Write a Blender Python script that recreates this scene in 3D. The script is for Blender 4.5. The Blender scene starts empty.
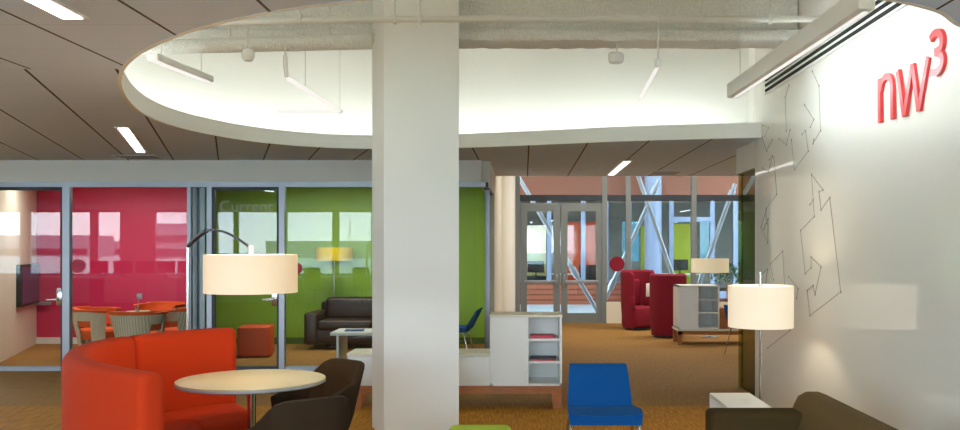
import bpy, bmesh, math, random
from mathutils import Vector, Matrix
random.seed(7)
PI = math.pi
F, CX, CY, H = 900.0, 524.0, 248.0, 1.5
col = bpy.context.scene.collection
sc = bpy.context.scene

def P(px, py, d):
    """point seen at pixel (px,py) at distance d along the view axis"""
    return Vector(((px-CX)/F*d, d, H-(py-CY)/F*d))
def X(px, d): return (px-CX)/F*d
def Zp(py, d): return H-(py-CY)/F*d
def W(px, py, xw=2.3):
    """point on the plane x = xw"""
    d = F*xw/(px-CX)
    return Vector((xw, d, H-(py-CY)/F*d))
def lin(c):
    def f(v):
        v /= 255.0
        return v/12.92 if v <= .04045 else ((v+.055)/1.055)**2.4
    return (f(c[0]), f(c[1]), f(c[2]), 1)

# ------------------------------------------------------------------ materials
def new(name):
    m = bpy.data.materials.new(name); m.use_nodes = True
    nt = m.node_tree; nt.nodes.clear()
    return m, nt, nt.nodes, nt.links
def mat(name, c, rough=.6, metal=0, spec=.5, bump=0, scale=60, var=0, stretch=None, coat=0, sheen=0):
    m, nt, N, L = new(name)
    o = N.new('ShaderNodeOutputMaterial'); b = N.new('ShaderNodeBsdfPrincipled')
    L.new(b.outputs[0], o.inputs[0])
    b.inputs['Base Color'].default_value = lin(c)
    b.inputs['Roughness'].default_value = rough
    b.inputs['Metallic'].default_value = metal
    b.inputs['Specular IOR Level'].default_value = spec
    if coat: b.inputs['Coat Weight'].default_value = coat
    if sheen: b.inputs['Sheen Weight'].default_value = sheen
    if bump or var:
        t = N.new('ShaderNodeTexCoord'); mp = N.new('ShaderNodeMapping')
        L.new(t.outputs['Object'], mp.inputs[0])
        if stretch: mp.inputs['Scale'].default_value = stretch
        n = N.new('ShaderNodeTexNoise'); n.inputs['Scale'].default_value = scale; n.inputs['Detail'].default_value = 4
        L.new(mp.outputs[0], n.inputs['Vector'])
        if var:
            r = N.new('ShaderNodeValToRGB')
            l = lin(c)
            r.color_ramp.elements[0].position = .3; r.color_ramp.elements[1].position = .7
            r.color_ramp.elements[0].color = tuple(v*(1-var) for v in l[:3])+(1,)
            r.color_ramp.elements[1].color = tuple(min(1, v*(1+var)) for v in l[:3])+(1,)
            L.new(n.outputs[0], r.inputs[0]); L.new(r.outputs[0], b.inputs['Base Color'])
        if bump:
            bp = N.new('ShaderNodeBump'); bp.inputs['Strength'].default_value = bump; bp.inputs['Distance'].default_value = .01
            L.new(n.outputs[0], bp.inputs['Height']); L.new(bp.outputs[0], b.inputs['Normal'])
    return m
def emit(name, c, s):
    m, nt, N, L = new(name)
    o = N.new('ShaderNodeOutputMaterial'); e = N.new('ShaderNodeEmission')
    e.inputs[0].default_value = lin(c); e.inputs[1].default_value = s
    L.new(e.outputs[0], o.inputs[0]); return m
def shade_mat(name, c, s):
    """lit fabric lampshade"""
    m, nt, N, L = new(name)
    o = N.new('ShaderNodeOutputMaterial'); e = N.new('ShaderNodeEmission'); d = N.new('ShaderNodeBsdfDiffuse'); a = N.new('ShaderNodeAddShader')
    e.inputs[0].default_value = lin(c); e.inputs[1].default_value = s
    d.inputs[0].default_value = lin((225, 215, 195))
    t = N.new('ShaderNodeTexCoord'); w = N.new('ShaderNodeTexNoise'); mp = N.new('ShaderNodeMapping')
    mp.inputs['Scale'].default_value = (300, 300, 20); L.new(t.outputs['Object'], mp.inputs[0]); L.new(mp.outputs[0], w.inputs[0])
    bp = N.new('ShaderNodeBump'); bp.inputs['Strength'].default_value = .15; L.new(w.outputs[0], bp.inputs['Height']); L.new(bp.outputs[0], d.inputs['Normal'])
    L.new(e.outputs[0], a.inputs[0]); L.new(d.outputs[0], a.inputs[1]); L.new(a.outputs[0], o.inputs[0]); return m
def glass(name, tint=(255, 255, 255), base=.05, gain=1.0):
    m, nt, N, L = new(name)
    o = N.new('ShaderNodeOutputMaterial'); t = N.new('ShaderNodeBsdfTransparent'); g = N.new('ShaderNodeBsdfGlossy'); mx = N.new('ShaderNodeMixShader')
    t.inputs[0].default_value = lin(tint); g.inputs['Roughness'].default_value = 0.0
    fr = N.new('ShaderNodeFresnel'); fr.inputs[0].default_value = 1.5
    ma = N.new('ShaderNodeMath'); ma.operation = 'MULTIPLY_ADD'; ma.use_clamp = True
    ma.inputs[1].default_value = gain; ma.inputs[2].default_value = base
    L.new(fr.outputs[0], ma.inputs[0]); L.new(ma.outputs[0], mx.inputs[0])
    L.new(t.outputs[0], mx.inputs[1]); L.new(g.outputs[0], mx.inputs[2]); L.new(mx.outputs[0], o.inputs[0]); return m
def stripes(name, c1, c2, period, axis, rough=.7, duty=.5, noise=0.0):
    """procedural stripes along a world axis of the object"""
    m, nt, N, L = new(name)
    o = N.new('ShaderNodeOutputMaterial'); b = N.new('ShaderNodeBsdfPrincipled'); L.new(b.outputs[0], o.inputs[0])
    b.inputs['Roughness'].default_value = rough; b.inputs['Specular IOR Level'].default_value = .3
    t = N.new('ShaderNodeTexCoord'); s = N.new('ShaderNodeSeparateXYZ'); L.new(t.outputs['Object'], s.inputs[0])
    a = N.new('ShaderNodeMath'); a.operation = 'DIVIDE'; a.inputs[1].default_value = period; L.new(s.outputs[axis], a.inputs[0])
    if noise:
        n = N.new('ShaderNodeTexNoise'); n.inputs['Scale'].default_value = 1.4; L.new(t.outputs['Object'], n.inputs[0])
        q = N.new('ShaderNodeMath'); q.operation = 'MULTIPLY_ADD'; q.inputs[1].default_value = noise
        L.new(n.outputs[0], q.inputs[0]); L.new(a.outputs[0], q.inputs[2]); a = q
    f = N.new('ShaderNodeMath'); f.operation = 'FRACT'; L.new(a.outputs[0], f.inputs[0])
    g = N.new('ShaderNodeMath'); g.operation = 'GREATER_THAN'; g.inputs[1].default_value = duty; L.new(f.outputs[0], g.inputs[0])
    mx = N.new('ShaderNodeMix'); mx.data_type = 'RGBA'; mx.inputs[6].default_value = lin(c1); mx.inputs[7].default_value = lin(c2)
    L.new(g.outputs[0], mx.inputs[0]); L.new(mx.outputs[2], b.inputs['Base Color']); return m

M = dict(
    white=mat('white_paint', (242, 241, 233), .55, bump=.03, scale=200),
    column=mat('column_paint', (240, 241, 235), .5, bump=.02, scale=120),
    lacquer=mat('white_lacquer', (238, 240, 236), .35),
    pale=mat('pale_laminate', (232, 226, 204), .4), laminate=mat('cream_laminate', (192, 180, 146), .4, var=.02, scale=8),
    soffit=mat('grey_paint', (224, 223, 216), .6),
    cream=mat('cream_paint', (226, 219, 198), .6),
    red_wall=mat('crimson_paint', (200, 14, 78), .5),
    green_wall=mat('green_paint', (130, 168, 38), .5),
    alu=mat('satin_aluminium', (158, 163, 170), .38, .6),
    dark_alu=mat('dark_gasket', (52, 58, 66), .5, .3),
    door_alu=mat('grey_door_frame', (128, 134, 132), .45, .35),
    chrome=mat('chrome', (200, 200, 200), .18, 1),
    steel=mat('pale_steel', (176, 184, 192), .35, .5),
    orange=mat('orange_wool', (190, 54, 15), .85, spec=.2, bump=.12, scale=260, var=.06),
    orange_d=mat('orange_upholstery', (224, 88, 20), .8, bump=.1, scale=200, var=.05),
    brown=mat('brown_wool', (104, 82, 48), .9, spec=.2, bump=.2, scale=300, var=.22),
    dark=mat('charcoal_wool', (50, 37, 22), .9, spec=.2, bump=.15, scale=300, var=.15),
    leather=mat('brown_leather', (42, 25, 16), .4, bump=.05, scale=40, var=.15),
    blue=mat('blue_wool', (2, 76, 140), .85, spec=.2, bump=.1, scale=260, var=.07),
    lime=mat('lime_wool', (158, 184, 40), .85, bump=.1, scale=260, var=.05),
    crimson=mat('crimson_wool', (132, 6, 36), .85, bump=.1, scale=200, var=.08),
    wood=mat('oak_wood', (168, 104, 52), .45, var=.18, scale=5, stretch=(2, 18, 18)),
    palewood=mat('pale_ash_wood', (206, 190, 160), .5, var=.1, scale=6, stretch=(10, 10, 2)),
    slat=stripes('ash_slats', (214, 200, 172), (170, 152, 122), .034, 0, .5, .78),
    spray=mat('sprayed_fireproofing', (222, 222, 214), .95, bump=1.0, scale=55, var=.09),
    pipe=mat('white_pipe', (214, 213, 204), .5),
    coral=mat('coral_red_acrylic', (226, 66, 68), .35),
    ink=mat('thin_grey_ink', (138, 134, 126), .6),
    slot=mat('black_slot', (28, 26, 24), .8),
    black=mat('black_plastic', (24, 24, 26), .5),
    purple=mat('dark_blue_screen', (46, 40, 84), .3),
    reddot=mat('magenta_film', (176, 14, 60), .5),
    magenta=mat('pink_cover', (214, 60, 88), .5),
    bluebook=mat('blue_cover', (26, 84, 140), .5),
    paper=mat('white_paper', (235, 232, 225), .7),
    frost=mat('frosted_film', (196, 205, 170), .7),
    terracotta=mat('terracotta_panel', (118, 62, 36), .6, var=.05, scale=2),
    orange_panel=mat('orange_panel', (232, 90, 40), .6),
    lime_panel=mat('yellow_green_panel', (186, 200, 40), .6),
    yellow_panel=mat('pale_yellow_panel', (214, 206, 130), .6),
    bluepaint=mat('blue_grey_frame', (122, 136, 160), .5),
    terrace=mat('pale_paving', (170, 176, 178), .8, var=.1, scale=3),
    deck_slats=stripes('redwood_slats', (150, 84, 58), (104, 56, 40), .14, 2, .7, .7),
    pale_ground=mat('bounce_ground', (186, 194, 180), .9, var=.15, scale=.4),
    concrete=mat('far_concrete', (150, 150, 155), .9),
    leaf=mat('green_leaves', (58, 96, 44), .7, var=.3, scale=12),
    wicker=mat('wall_grey', (168, 172, 172), .7),
    yellowshade=mat('yellow_shade_fabric', (206, 180, 20), .7),
    glass=glass('clear_glass', (250, 252, 250), .0, .72),
    glass_door=glass('door_glass', (246, 250, 250), .0, .8),
    glass_green=glass('green_tinted_glass', (206, 208, 160), .03, .8),
    glass_teal=glass('teal_edge_glass', (110, 190, 205), .03, .7),
    glass_sun=glass('sun_glass', (96, 118, 126), .0, .7), winglass=glass('window_glass', (252, 253, 255), .0, .8),
    lamp=emit('ceiling_lamp_diffuser', (244, 250, 255), 6), lamp_added=emit('added_lamp_bright', (226, 246, 255), 20),
    lamp_off=emit('office_lamp_diffuser', (255, 244, 225), 14),
    tube2=emit('rear_lamp_diffuser', (250, 250, 246), 1.6), tube=emit('slim_tube_light', (255, 250, 242), .7),
    cove=emit('cove_strip', (244, 250, 250), 12),
    wallwash=emit('wall_wash_lens', (238, 250, 255), 34),
    shade_l=shade_mat('warm_drum_shade', (255, 210, 150), .31),
    shade_r=shade_mat('cream_drum_shade', (255, 232, 200), .36),
    shade_f=shade_mat('far_drum_shade', (244, 228, 176), .22),
)
def frost_mat():
    m, nt, N, L = new('frosted_lettering')
    o = N.new('ShaderNodeOutputMaterial'); t = N.new('ShaderNodeBsdfTransparent'); d = N.new('ShaderNodeBsdfTranslucent'); mx = N.new('ShaderNodeMixShader'); mx.inputs[0].default_value = .36
    d.inputs[0].default_value = lin((235, 240, 225)); L.new(t.outputs[0], mx.inputs[1]); L.new(d.outputs[0], mx.inputs[2]); L.new(mx.outputs[0], o.inputs[0]); return m
def carpet():
    m, nt, N, L = new('carpet')
    o = N.new('ShaderNodeOutputMaterial'); b = N.new('ShaderNodeBsdfPrincipled'); L.new(b.outputs[0], o.inputs[0])
    b.inputs['Roughness'].default_value = .85; b.inputs['Specular IOR Level'].default_value = .25
    t = N.new('ShaderNodeTexCoord'); s = N.new('ShaderNodeSeparateXYZ'); L.new(t.outputs['Object'], s.inputs[0])
    mp = N.new('ShaderNodeMapping'); mp.inputs['Scale'].default_value = (26, 1.6, 1); L.new(t.outputs['Object'], mp.inputs[0])
    n = N.new('ShaderNodeTexNoise'); n.inputs['Scale'].default_value = 3; n.inputs['Detail'].default_value = 5; L.new(mp.outputs[0], n.inputs[0])
    def ramp(a, c):
        r = N.new('ShaderNodeValToRGB'); r.color_ramp.elements[0].color = lin(a); r.color_ramp.elements[1].color = lin(c)
        r.color_ramp.elements[0].position = .35; r.color_ramp.elements[1].position = .65
        L.new(n.outputs[0], r.inputs[0]); return r
    tan = ramp((140, 100, 46), (158, 118, 60)); stripe = ramp((150, 98, 24), (190, 132, 44))
    g = N.new('ShaderNodeMath'); g.operation = 'LESS_THAN'; g.inputs[1].default_value = 8.55; L.new(s.outputs[1], g.inputs[0])
    mx = N.new('ShaderNodeMix'); mx.data_type = 'RGBA'; L.new(g.outputs[0], mx.inputs[0]); L.new(tan.outputs[0], mx.inputs[6]); L.new(stripe.outputs[0], mx.inputs[7])
    L.new(mx.outputs[2], b.inputs['Base Color'])
    n2 = N.new('ShaderNodeTexNoise'); n2.inputs['Scale'].default_value = 160; L.new(t.outputs['Object'], n2.inputs[0])
    bp = N.new('ShaderNodeBump'); bp.inputs['Strength'].default_value = .3; bp.inputs['Distance'].default_value = .004
    L.new(n2.outputs[0], bp.inputs['Height']); L.new(bp.outputs[0], b.inputs['Normal'])
    return m
M['carpet'] = carpet()
def ceiling_mat():
    m, nt, N, L = new('ceiling_panels')
    o = N.new('ShaderNodeOutputMaterial'); b = N.new('ShaderNodeBsdfPrincipled'); L.new(b.outputs[0], o.inputs[0])
    b.inputs['Roughness'].default_value = .75; b.inputs['Specular IOR Level'].default_value = .2
    t = N.new('ShaderNodeTexCoord'); s = N.new('ShaderNodeSeparateXYZ'); L.new(t.outputs['Object'], s.inputs[0])
    def m_(op, a, c, d=None):
        q = N.new('ShaderNodeMath'); q.operation = op
        for i, v in enumerate((a, c, d)):
            if v is None: continue
            if isinstance(v, (int, float)): q.inputs[i].default_value = v
            else: L.new(v, q.inputs[i])
        return q.outputs[0]
    x, y = s.outputs[0], s.outputs[1]
    def groove(v, period, off, w):
        f = m_('FRACT', m_('DIVIDE', m_('SUBTRACT', v, off-w/2), period), 0)
        return m_('LESS_THAN', f, w/period)
    A = groove(x, .6, .05, .016)
    u = m_('MULTIPLY_ADD', m_('SUBTRACT', y, 10.7), .328, x)
    B = groove(u, .547, -4.73, .018)
    inB = m_('MULTIPLY', m_('GREATER_THAN', y, 5.38), m_('LESS_THAN', x, -1.45))
    lines = m_('ADD', m_('MULTIPLY', A, m_('SUBTRACT', 1, inB)), m_('MULTIPLY', B, inB))
    cross = groove(y, .535, 5.38, .008)
    mx = N.new('ShaderNodeMix'); mx.data_type = 'RGBA'; mx.inputs[6].default_value = lin((212, 226, 246)); mx.inputs[7].default_value = lin((194, 207, 224)); L.new(cross, mx.inputs[0])
    m2 = N.new('ShaderNodeMix'); m2.data_type = 'RGBA'; L.new(mx.outputs[2], m2.inputs[6]); m2.inputs[7].default_value = lin((74, 66, 62)); L.new(lines, m2.inputs[0])
    L.new(m2.outputs[2], b.inputs['Base Color'])
    return m
M['ceiling'] = ceiling_mat()

# ------------------------------------------------------------------ mesh helpers
class MB:
    def __init__(s): s.bm = bmesh.new()
    def box(s, c, size, rz=0, rx=0, ry=0, bevel=0, seg=2):
        t = bmesh.new(); bmesh.ops.create_cube(t, size=1)
        bmesh.ops.scale(t, vec=size, verts=t.verts)
        if bevel: bmesh.ops.bevel(t, geom=t.edges[:]+t.verts[:], offset=bevel, segments=seg, profile=.5, affect='EDGES')
        mt = Matrix.Translation(c) @ Matrix.Rotation(rz, 4, 'Z') @ Matrix.Rotation(ry, 4, 'Y') @ Matrix.Rotation(rx, 4, 'X')
        bmesh.ops.transform(t, matrix=mt, verts=t.verts); s.add(t); return s
    def bb(s, x0, x1, y0, y1, z0, z1, bevel=0, seg=2):
        return s.box(((x0+x1)/2, (y0+y1)/2, (z0+z1)/2), (abs(x1-x0), abs(y1-y0), abs(z1-z0)), bevel=bevel, seg=seg)
    def add(s, t):
        me = bpy.data.meshes.new('tmp'); t.to_mesh(me); t.free(); s.bm.from_mesh(me); bpy.data.meshes.remove(me)
    def tube(s, pts, r, seg=10, cap=True):
        pts = [Vector(p) for p in pts]; rings = []; n = len(pts)
        up = None
        for i, p in enumerate(pts):
            d = (pts[min(i+1, n-1)]-pts[max(i-1, 0)]).normalized()
            if up is None:
                up = Vector((0, 0, 1)) if abs(d.z) < .9 else Vector((1, 0, 0))
            a = d.cross(up).normalized(); b = a.cross(d).normalized(); up = b
            k = 1.0
            if 0 < i < n-1:
                c = (pts[i+1]-p).normalized().dot((p-pts[i-1]).normalized()); k = 1/max(.5, math.sqrt(max(.1, (1+c)/2)))
            rr = r[i] if isinstance(r, (list, tuple)) else r
            rings.append([s.bm.verts.new(p+(a*math.cos(2*PI*j/seg)+b*math.sin(2*PI*j/seg))*rr*(k if k < 1.3 else 1.3)) for j in range(seg)])
        for i in range(n-1):
            for j in range(seg):
                s.bm.faces.new((rings[i][j], rings[i][(j+1) % seg], rings[i+1][(j+1) % seg], rings[i+1][j]))
        if cap: s.bm.faces.new(rings[0][::-1]); s.bm.faces.new(rings[-1])
        return s
    def lathe(s, prof, c=(0, 0, 0), seg=40, closed=False):
        rings = []
        for r, z in prof:
            rings.append([s.bm.verts.new((c[0]+r*math.cos(2*PI*j/seg), c[1]+r*math.sin(2*PI*j/seg), c[2]+z)) for j in range(seg)])
        m = len(rings)
        for i in range(m if closed else m-1):
            for j in range(seg):
                s.bm.faces.new((rings[i][j], rings[i][(j+1) % seg], rings[(i+1) % m][(j+1) % seg], rings[(i+1) % m][j]))
        if not closed:
            if prof[0][0] > 1e-4: s.bm.faces.new(rings[0][::-1])
            if prof[-1][0] > 1e-4: s.bm.faces.new(rings[-1])
        return s
    def prism(s, poly, z0, z1):
        a = [s.bm.verts.new((x, y, z0)) for x, y in poly]; b = [s.bm.verts.new((x, y, z1)) for x, y in poly]; n = len(poly)
        s.bm.faces.new(a[::-1]); s.bm.faces.new(b)
        for i in range(n): s.bm.faces.new((a[i], a[(i+1) % n], b[(i+1) % n], b[i]))
        return s
    def sweep(s, path, prof, cap=True, side=1):
        """profile (offset to the right of travel, z) swept along a plan path"""
        n = len(path); rings = []
        for i, (x, y) in enumerate(path):
            x0, y0 = path[max(i-1, 0)]; x1, y1 = path[min(i+1, n-1)]
            dx, dy = x1-x0, y1-y0; l = math.hypot(dx, dy); nx, ny = dy/l, -dx/l
            pr = prof(i/(n-1)) if callable(prof) else prof
            rings.append([s.bm.verts.new((x+nx*o, y+ny*o, z)) for o, z in pr])
        m = len(rings[0])
        for i in range(n-1):
            for j in range(m):
                s.bm.faces.new((rings[i][j], rings[i][(j+1) % m], rings[i+1][(j+1) % m], rings[i+1][j]))
        if cap: s.bm.faces.new(rings[0][::-1]); s.bm.faces.new(rings[-1])
        return s
    def grid(s, rows, closed=False):
        v = [[s.bm.verts.new(p) for p in r] for r in rows]
        for i in range(len(v)-1):
            for j in range(len(v[0])-(0 if closed else 1)):
                k = (j+1) % len(v[0])
                s.bm.faces.new((v[i][j], v[i][k], v[i+1][k], v[i+1][j]))
        return s
    def build(s, name, m, parent=None, smooth=True, bevel=0):
        bmesh.ops.remove_doubles(s.bm, verts=s.bm.verts, dist=1e-5)
        bmesh.ops.recalc_face_normals(s.bm, faces=s.bm.faces)
        me = bpy.data.meshes.new(name); s.bm.to_mesh(me); s.bm.free()
        o = bpy.data.objects.new(name, me); col.objects.link(o)
        me.materials.append(M[m] if isinstance(m, str) else m)
        if smooth:
            for p in me.polygons: p.use_smooth = True
            md = o.modifiers.new('edges', 'EDGE_SPLIT'); md.split_angle = math.radians(38)
        if bevel:
            b = o.modifiers.new('bevel', 'BEVEL'); b.width = bevel; b.segments = 2; b.limit_method = 'ANGLE'
        if parent is not None: o.parent = parent
        return o
def tag(o, label, cat, group=None, kind=None):
    o['label'] = label; o['category'] = cat
    if group: o['group'] = group
    if kind: o['kind'] = kind
    return o
def thing(name, label, cat, loc=(0, 0, 0), rz=0, group=None):
    o = bpy.data.objects.new(name, None); col.objects.link(o); o.empty_display_size = .1
    o.location = loc; o.rotation_euler = (0, 0, rz); return tag(o, label, cat, group)
def at(root):
    """parts given in world coordinates under an Empty that stands elsewhere"""
    return root.location.copy()
def wbuild(mb, name, m, root, **k):
    """mesh given in world coordinates, parented to an unrotated root"""
    bmesh.ops.translate(mb.bm, vec=-Vector(root.location), verts=mb.bm.verts)
    return mb.build(name, m, root, **k)
def struct(name, mb, m, label, cat=None, **k):
    o = mb.build(name, m, **k); o['kind'] = 'structure'; o['label'] = label; o['category'] = cat or name.split('_')[0]; return o
def copy_tree(o, parent=None):
    c = o.copy(); col.objects.link(c)
    if parent is not None: c.parent = parent
    for ch in list(o.children): copy_tree(ch, c)
    return c
def rrect(x0, x1, z0, z1, r, n=4):
    out = []
    for cx, cz, a0 in ((x1-r, z1-r, 0), (x0+r, z1-r, 90), (x0+r, z0+r, 180), (x1-r, z0+r, 270)):
        for k in range(n+1):
            a = math.radians(a0+90*k/n); out.append((cx+r*math.cos(a), cz+r*math.sin(a)))
    return out
def spline(pts, n=8, closed=False):
    pts = [Vector(p) for p in pts]; out = []; m = len(pts)
    for i in range(m if closed else m-1):
        g = lambda k: pts[k % m] if closed else pts[max(0, min(m-1, k))]
        p0, p1, p2, p3 = g(i-1), g(i), g(i+1), g(i+2)
        for k in range(n):
            t = k/n
            out.append(.5*((2*p1)+(p2-p0)*t+(2*p0-5*p1+4*p2-p3)*t*t+(3*p1-p0-3*p2+p3)*t**3))
    if not closed: out.append(pts[-1])
    return [tuple(v) for v in out]

# ------------------------------------------------------------------ the room shell
CZ, DK = 2.57, 4.3             # ceiling and deck heights
YB, YG, YE, YD = -2.6, 11.0, 13.4, 18.0   # window wall, glass partition, ceiling edge, rear glazing
XR, XL = 2.3, -15.6
struct('floor', MB().bb(XL-.3, 8.2, YB-.3, YD+.1, -.2, 0), 'carpet', 'tan and orange brown carpet floor of the lounge')

oval = spline([(2.3, 4.50), (2.08, 4.30), (1.86, 4.05), (1.50, 3.84), (.95, 3.68), (.3, 3.66), (-.4, 3.78), (-1.1, 4.05), (-1.7, 4.48), (-2.22, 5.08), (-2.58, 5.72),
               (-2.86, 6.45), (-3.04, 7.15), (-3.09, 7.8), (-2.98, 8.45), (-2.72, 9.05), (-2.28, 9.5), (-1.69, 9.70), (-.69, 9.61), (.17, 9.33), (1.14, 8.98), (2.3, 8.72)], 6)
def offs(path, d):
    out = []; n = len(path)
    for i, (x, y) in enumerate(path):
        x0, y0 = path[max(i-1, 0)]; x1, y1 = path[min(i+1, n-1)]
        dx, dy = x1-x0, y1-y0; l = math.hypot(dx, dy)
        out.append((x+dy/l*d, y-dx/l*d))
    return out
poly = [(XL, YB), (XR, YB)] + oval + [(XR, 9.0), (8.2, 9.0), (8.2, YE), (XL, YE)]
mb = MB()
from mathutils.geometry import tessellate_polygon
lo_ = [mb.bm.verts.new((x, y, CZ)) for x, y in poly]; hi_ = [mb.bm.verts.new((x, y, CZ+.05)) for x, y in poly]
for a, b, c in tessellate_polygon([[Vector((x, y, 0)) for x, y in poly]]):
    mb.bm.faces.new((lo_[a], lo_[b], lo_[c])); mb.bm.faces.new((hi_[a], hi_[c], hi_[b]))
for i in range(len(poly)):
    j = (i+1) % len(poly); mb.bm.faces.new((lo_[i], lo_[j], hi_[j], hi_[i]))
struct('ceiling', mb, 'ceiling', 'grey panelled dropped ceiling with dark joints around the oval opening', smooth=False)
# white lip round the oval, its shelf and the cove wall behind
struct('trim_1', MB().sweep(oval, [(-.003, CZ-.002), (.02, CZ-.002), (.02, CZ+.145), (-.003, CZ+.145)]), 'white', 'white upstand lip around the oval ceiling opening', 'trim')
ov2 = offs(oval, -.5)
ov2[0] = (2.3, ov2[0][1]); ov2[-1] = (2.3, ov2[-1][1])
mb = MB()
mb.grid([[(x, y, CZ+.055) for x, y in oval], [(x, y, CZ+.055) for x, y in ov2], [(x, y, DK) for x, y in ov2]])
struct('wall_cove', mb, 'white', 'white curved cove wall glowing above the oval opening', 'wall')
strip = MB().sweep(offs(oval, -.2)[2:-2], [(-.03, CZ+.062), (.03, CZ+.062), (.03, CZ+.08), (-.03, CZ+.08)])
tag(strip.build('cove_light_strip', 'cove'), 'glowing light strip hidden behind the white lip of the oval opening', 'light strip')
struct('ceiling_deck', MB().bb(XL, 8.2, YB, YE, DK, DK+.1), 'spray', 'rough sprayed roof deck above the oval opening', 'ceiling')
# right wall
struct('wall_right', MB().bb(XR, XR+.14, YB, 8.96, 0, DK), mat('gloss_white_wall', (241, 240, 231), .035, spec=.5, bump=.01, scale=3), 'glossy white wall with red sign and line drawing', 'wall')
struct('wall_lintel', MB().bb(XR, XR+.14, 8.96, 9.75, 2.3, DK), 'white', 'white lintel above the glass at the end of the white wall', 'wall')
struct('wall_left', MB().bb(XL-.2, XL, YB, YG, 0, DK), 'white', 'white wall at the far left end of the lounge', 'wall')
struct('wall_fascia', MB().bb(XL, -.525, YG-.03, YG+.12, 2.245+.06, CZ), 'soffit', 'grey band of wall above the glass meeting rooms', 'wall')
struct('wall_edge', MB().bb(-.4, 8.2, YE-.1, YE, CZ+.05, DK), 'white', 'white drop above the edge of the dropped ceiling', 'wall')
struct('ceiling_atrium', MB().bb(-.6, 8.2, YE, YD+.3, 3.7, 3.8), 'white', 'white high ceiling in front of the rear glass doors', 'ceiling')
struct('wall_far_right', MB().bb(8.0, 8.2, 9.0, YD, 0, 3.7), 'cream', 'cream wall far to the right behind the lounge', 'wall')
struct('wall_return', MB().bb(XR+.14, 8.2, 8.85, 8.96, 0, DK), 'white', 'white wall returning behind the sign wall', 'wall')

# window wall behind the camera
wins = [(-62, 20), (27, 60), (64, 90), (95, 120), (153, 187), (215, 234), (236, 278), (285, 333), (337, 372), (380, 440), (446, 500), (506, 560), (566, 604)]
mb = MB(); ZS, ZT = .76, 2.52
mb.bb(XL, XR, YB-.2, YB, 0, ZS); mb.bb(XL, XR, YB-.2, YB, ZT, DK)
xs = [XL]+[v for a, b in wins for v in (X(a, 24.6), X(b, 24.6))]+[XR]
for i in range(0, len(xs), 2):
    if xs[i+1] > xs[i]: mb.bb(xs[i], xs[i+1], YB-.2, YB, ZS, ZT)
struct('wall_back', mb, 'white', 'white window wall seen only in the glass reflections', 'wall')
for i, (a, b) in enumerate(wins):
    x0, x1 = X(a, 24.6), X(b, 24.6)
    mb = MB()
    for q in ((x0, x0+.04, ZS, ZT), (x1-.04, x1, ZS, ZT), (x0+.04, x1-.04, ZS, ZS+.04), (x0+.04, x1-.04, ZT-.04, ZT)): mb.bb(q[0], q[1], YB-.14, YB-.06, q[2], q[3])
    o = struct('window_%d' % (i+1), mb, 'alu', 'aluminium framed window reflected in the meeting room glass, opening %d from the left' % (i+1), 'window')
    MB().bb(x0+.03, x1-.03, YB-.105, YB-.099, ZS+.03, ZT-.03).build('pane', 'winglass', o)
    l = bpy.data.lights.new('window_portal', 'AREA'); l.shape = 'RECTANGLE'; l.size = x1-x0; l.size_y = ZT-ZS; l.cycles.is_portal = True
    lo = bpy.data.objects.new('window_portal', l); col.objects.link(lo); lo.location = ((x0+x1)/2, YB-.22, (ZS+ZT)/2); lo.rotation_euler = (PI/2, 0, 0)
struct('floor_outside', MB().bb(-160, 160, -320, YB-.25, -.7, -.5), 'pale_ground', 'pale ground outside the windows, brightened to bounce light onto the ceiling', 'ground')  # ground kept pale so it bounces sky light up to the ceiling
for i, (px, w, h, d) in enumerate(((40, 24, 4.5, 190), (174, 9, 6.2, 150), (330, 26, 2.9, 160), (108, 26, 3.4, 230))):
    xx = X(px, 22+d); mb = MB().bb(xx-w/2, xx+w/2, -d-12, -d, -.5, h)
    b = tag(mb.build('office_building', 'concrete'), ['wide grey building far across the open ground', 'tall grey tower block far across the open ground', 'low grey building far across the open ground to the right', 'long low grey building furthest across the open ground'][i], 'building')
    for k in range(max(0, int(h//3)-0)):
        MB().bb(xx-w/2+1, xx+w/2-1, -d-.1, -d+.15, k*2.6, 1.3+k*2.6).build('window_band', 'dark_alu', b)

# ------------------------------------------------------------------ meeting rooms behind the glass
k = -.335
def obl(x0, y0, y1, z0, z1, t=.1):
    """wall running back along the slanted grid"""
    x1 = x0+k*(y1-y0)
    return MB().prism([(x0, y0), (x0+t, y0), (x1+t, y1), (x1, y1)], z0, z1)
YW = 14.1
xlw = -6.96-k*(YG-11.95)*-1*-1
xlw = -6.96+k*(YG-11.95)
struct('wall_meeting_left', obl(xlw-.1, YG+.13, YW, 0, CZ), 'cream', 'cream side wall of the red meeting room', 'wall')
xp = X(200, YG)
xpw = xp+k*(YW-YG)
struct('wall_red', MB().bb(-8.1, xpw+.05, YW, YW+.1, 0, CZ), 'red_wall', 'crimson back wall of the meeting room', 'wall')
struct('wall_green', MB().bb(xpw+.05, -.525, YW, YW+.1, 0, CZ), 'green_wall', 'green back wall of the second meeting room', 'wall')
struct('wall_corridor', MB().bb(-.53, -.42, 12.7, YD, 0, 3.7), 'cream', 'pale wall running back towards the rear doors', 'wall')
struct('wall_corridor_head', MB().bb(-.53, -.42, YG+.13, 12.7, 2.25, CZ), 'white', 'white wall above the corner glass of the green room', 'wall')
struct('ceiling_meeting', MB().bb(-9.5, -.53, YG+.13, YW, CZ-.06, CZ-.02), 'white', 'white ceiling inside the meeting rooms', 'ceiling')
struct('baseboard_red', MB().bb(-7.7, xpw, YW-.015, YW, 0, .1), 'soffit', 'grey baseboard along the crimson wall', 'baseboard')
struct('baseboard_green', MB().bb(xpw+.1, -.55, YW-.015, YW, 0, .1), mat('dark_green_base', (70, 96, 26), .5), 'dark green baseboard along the green wall', 'baseboard')
xa = xlw+k*.14
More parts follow.
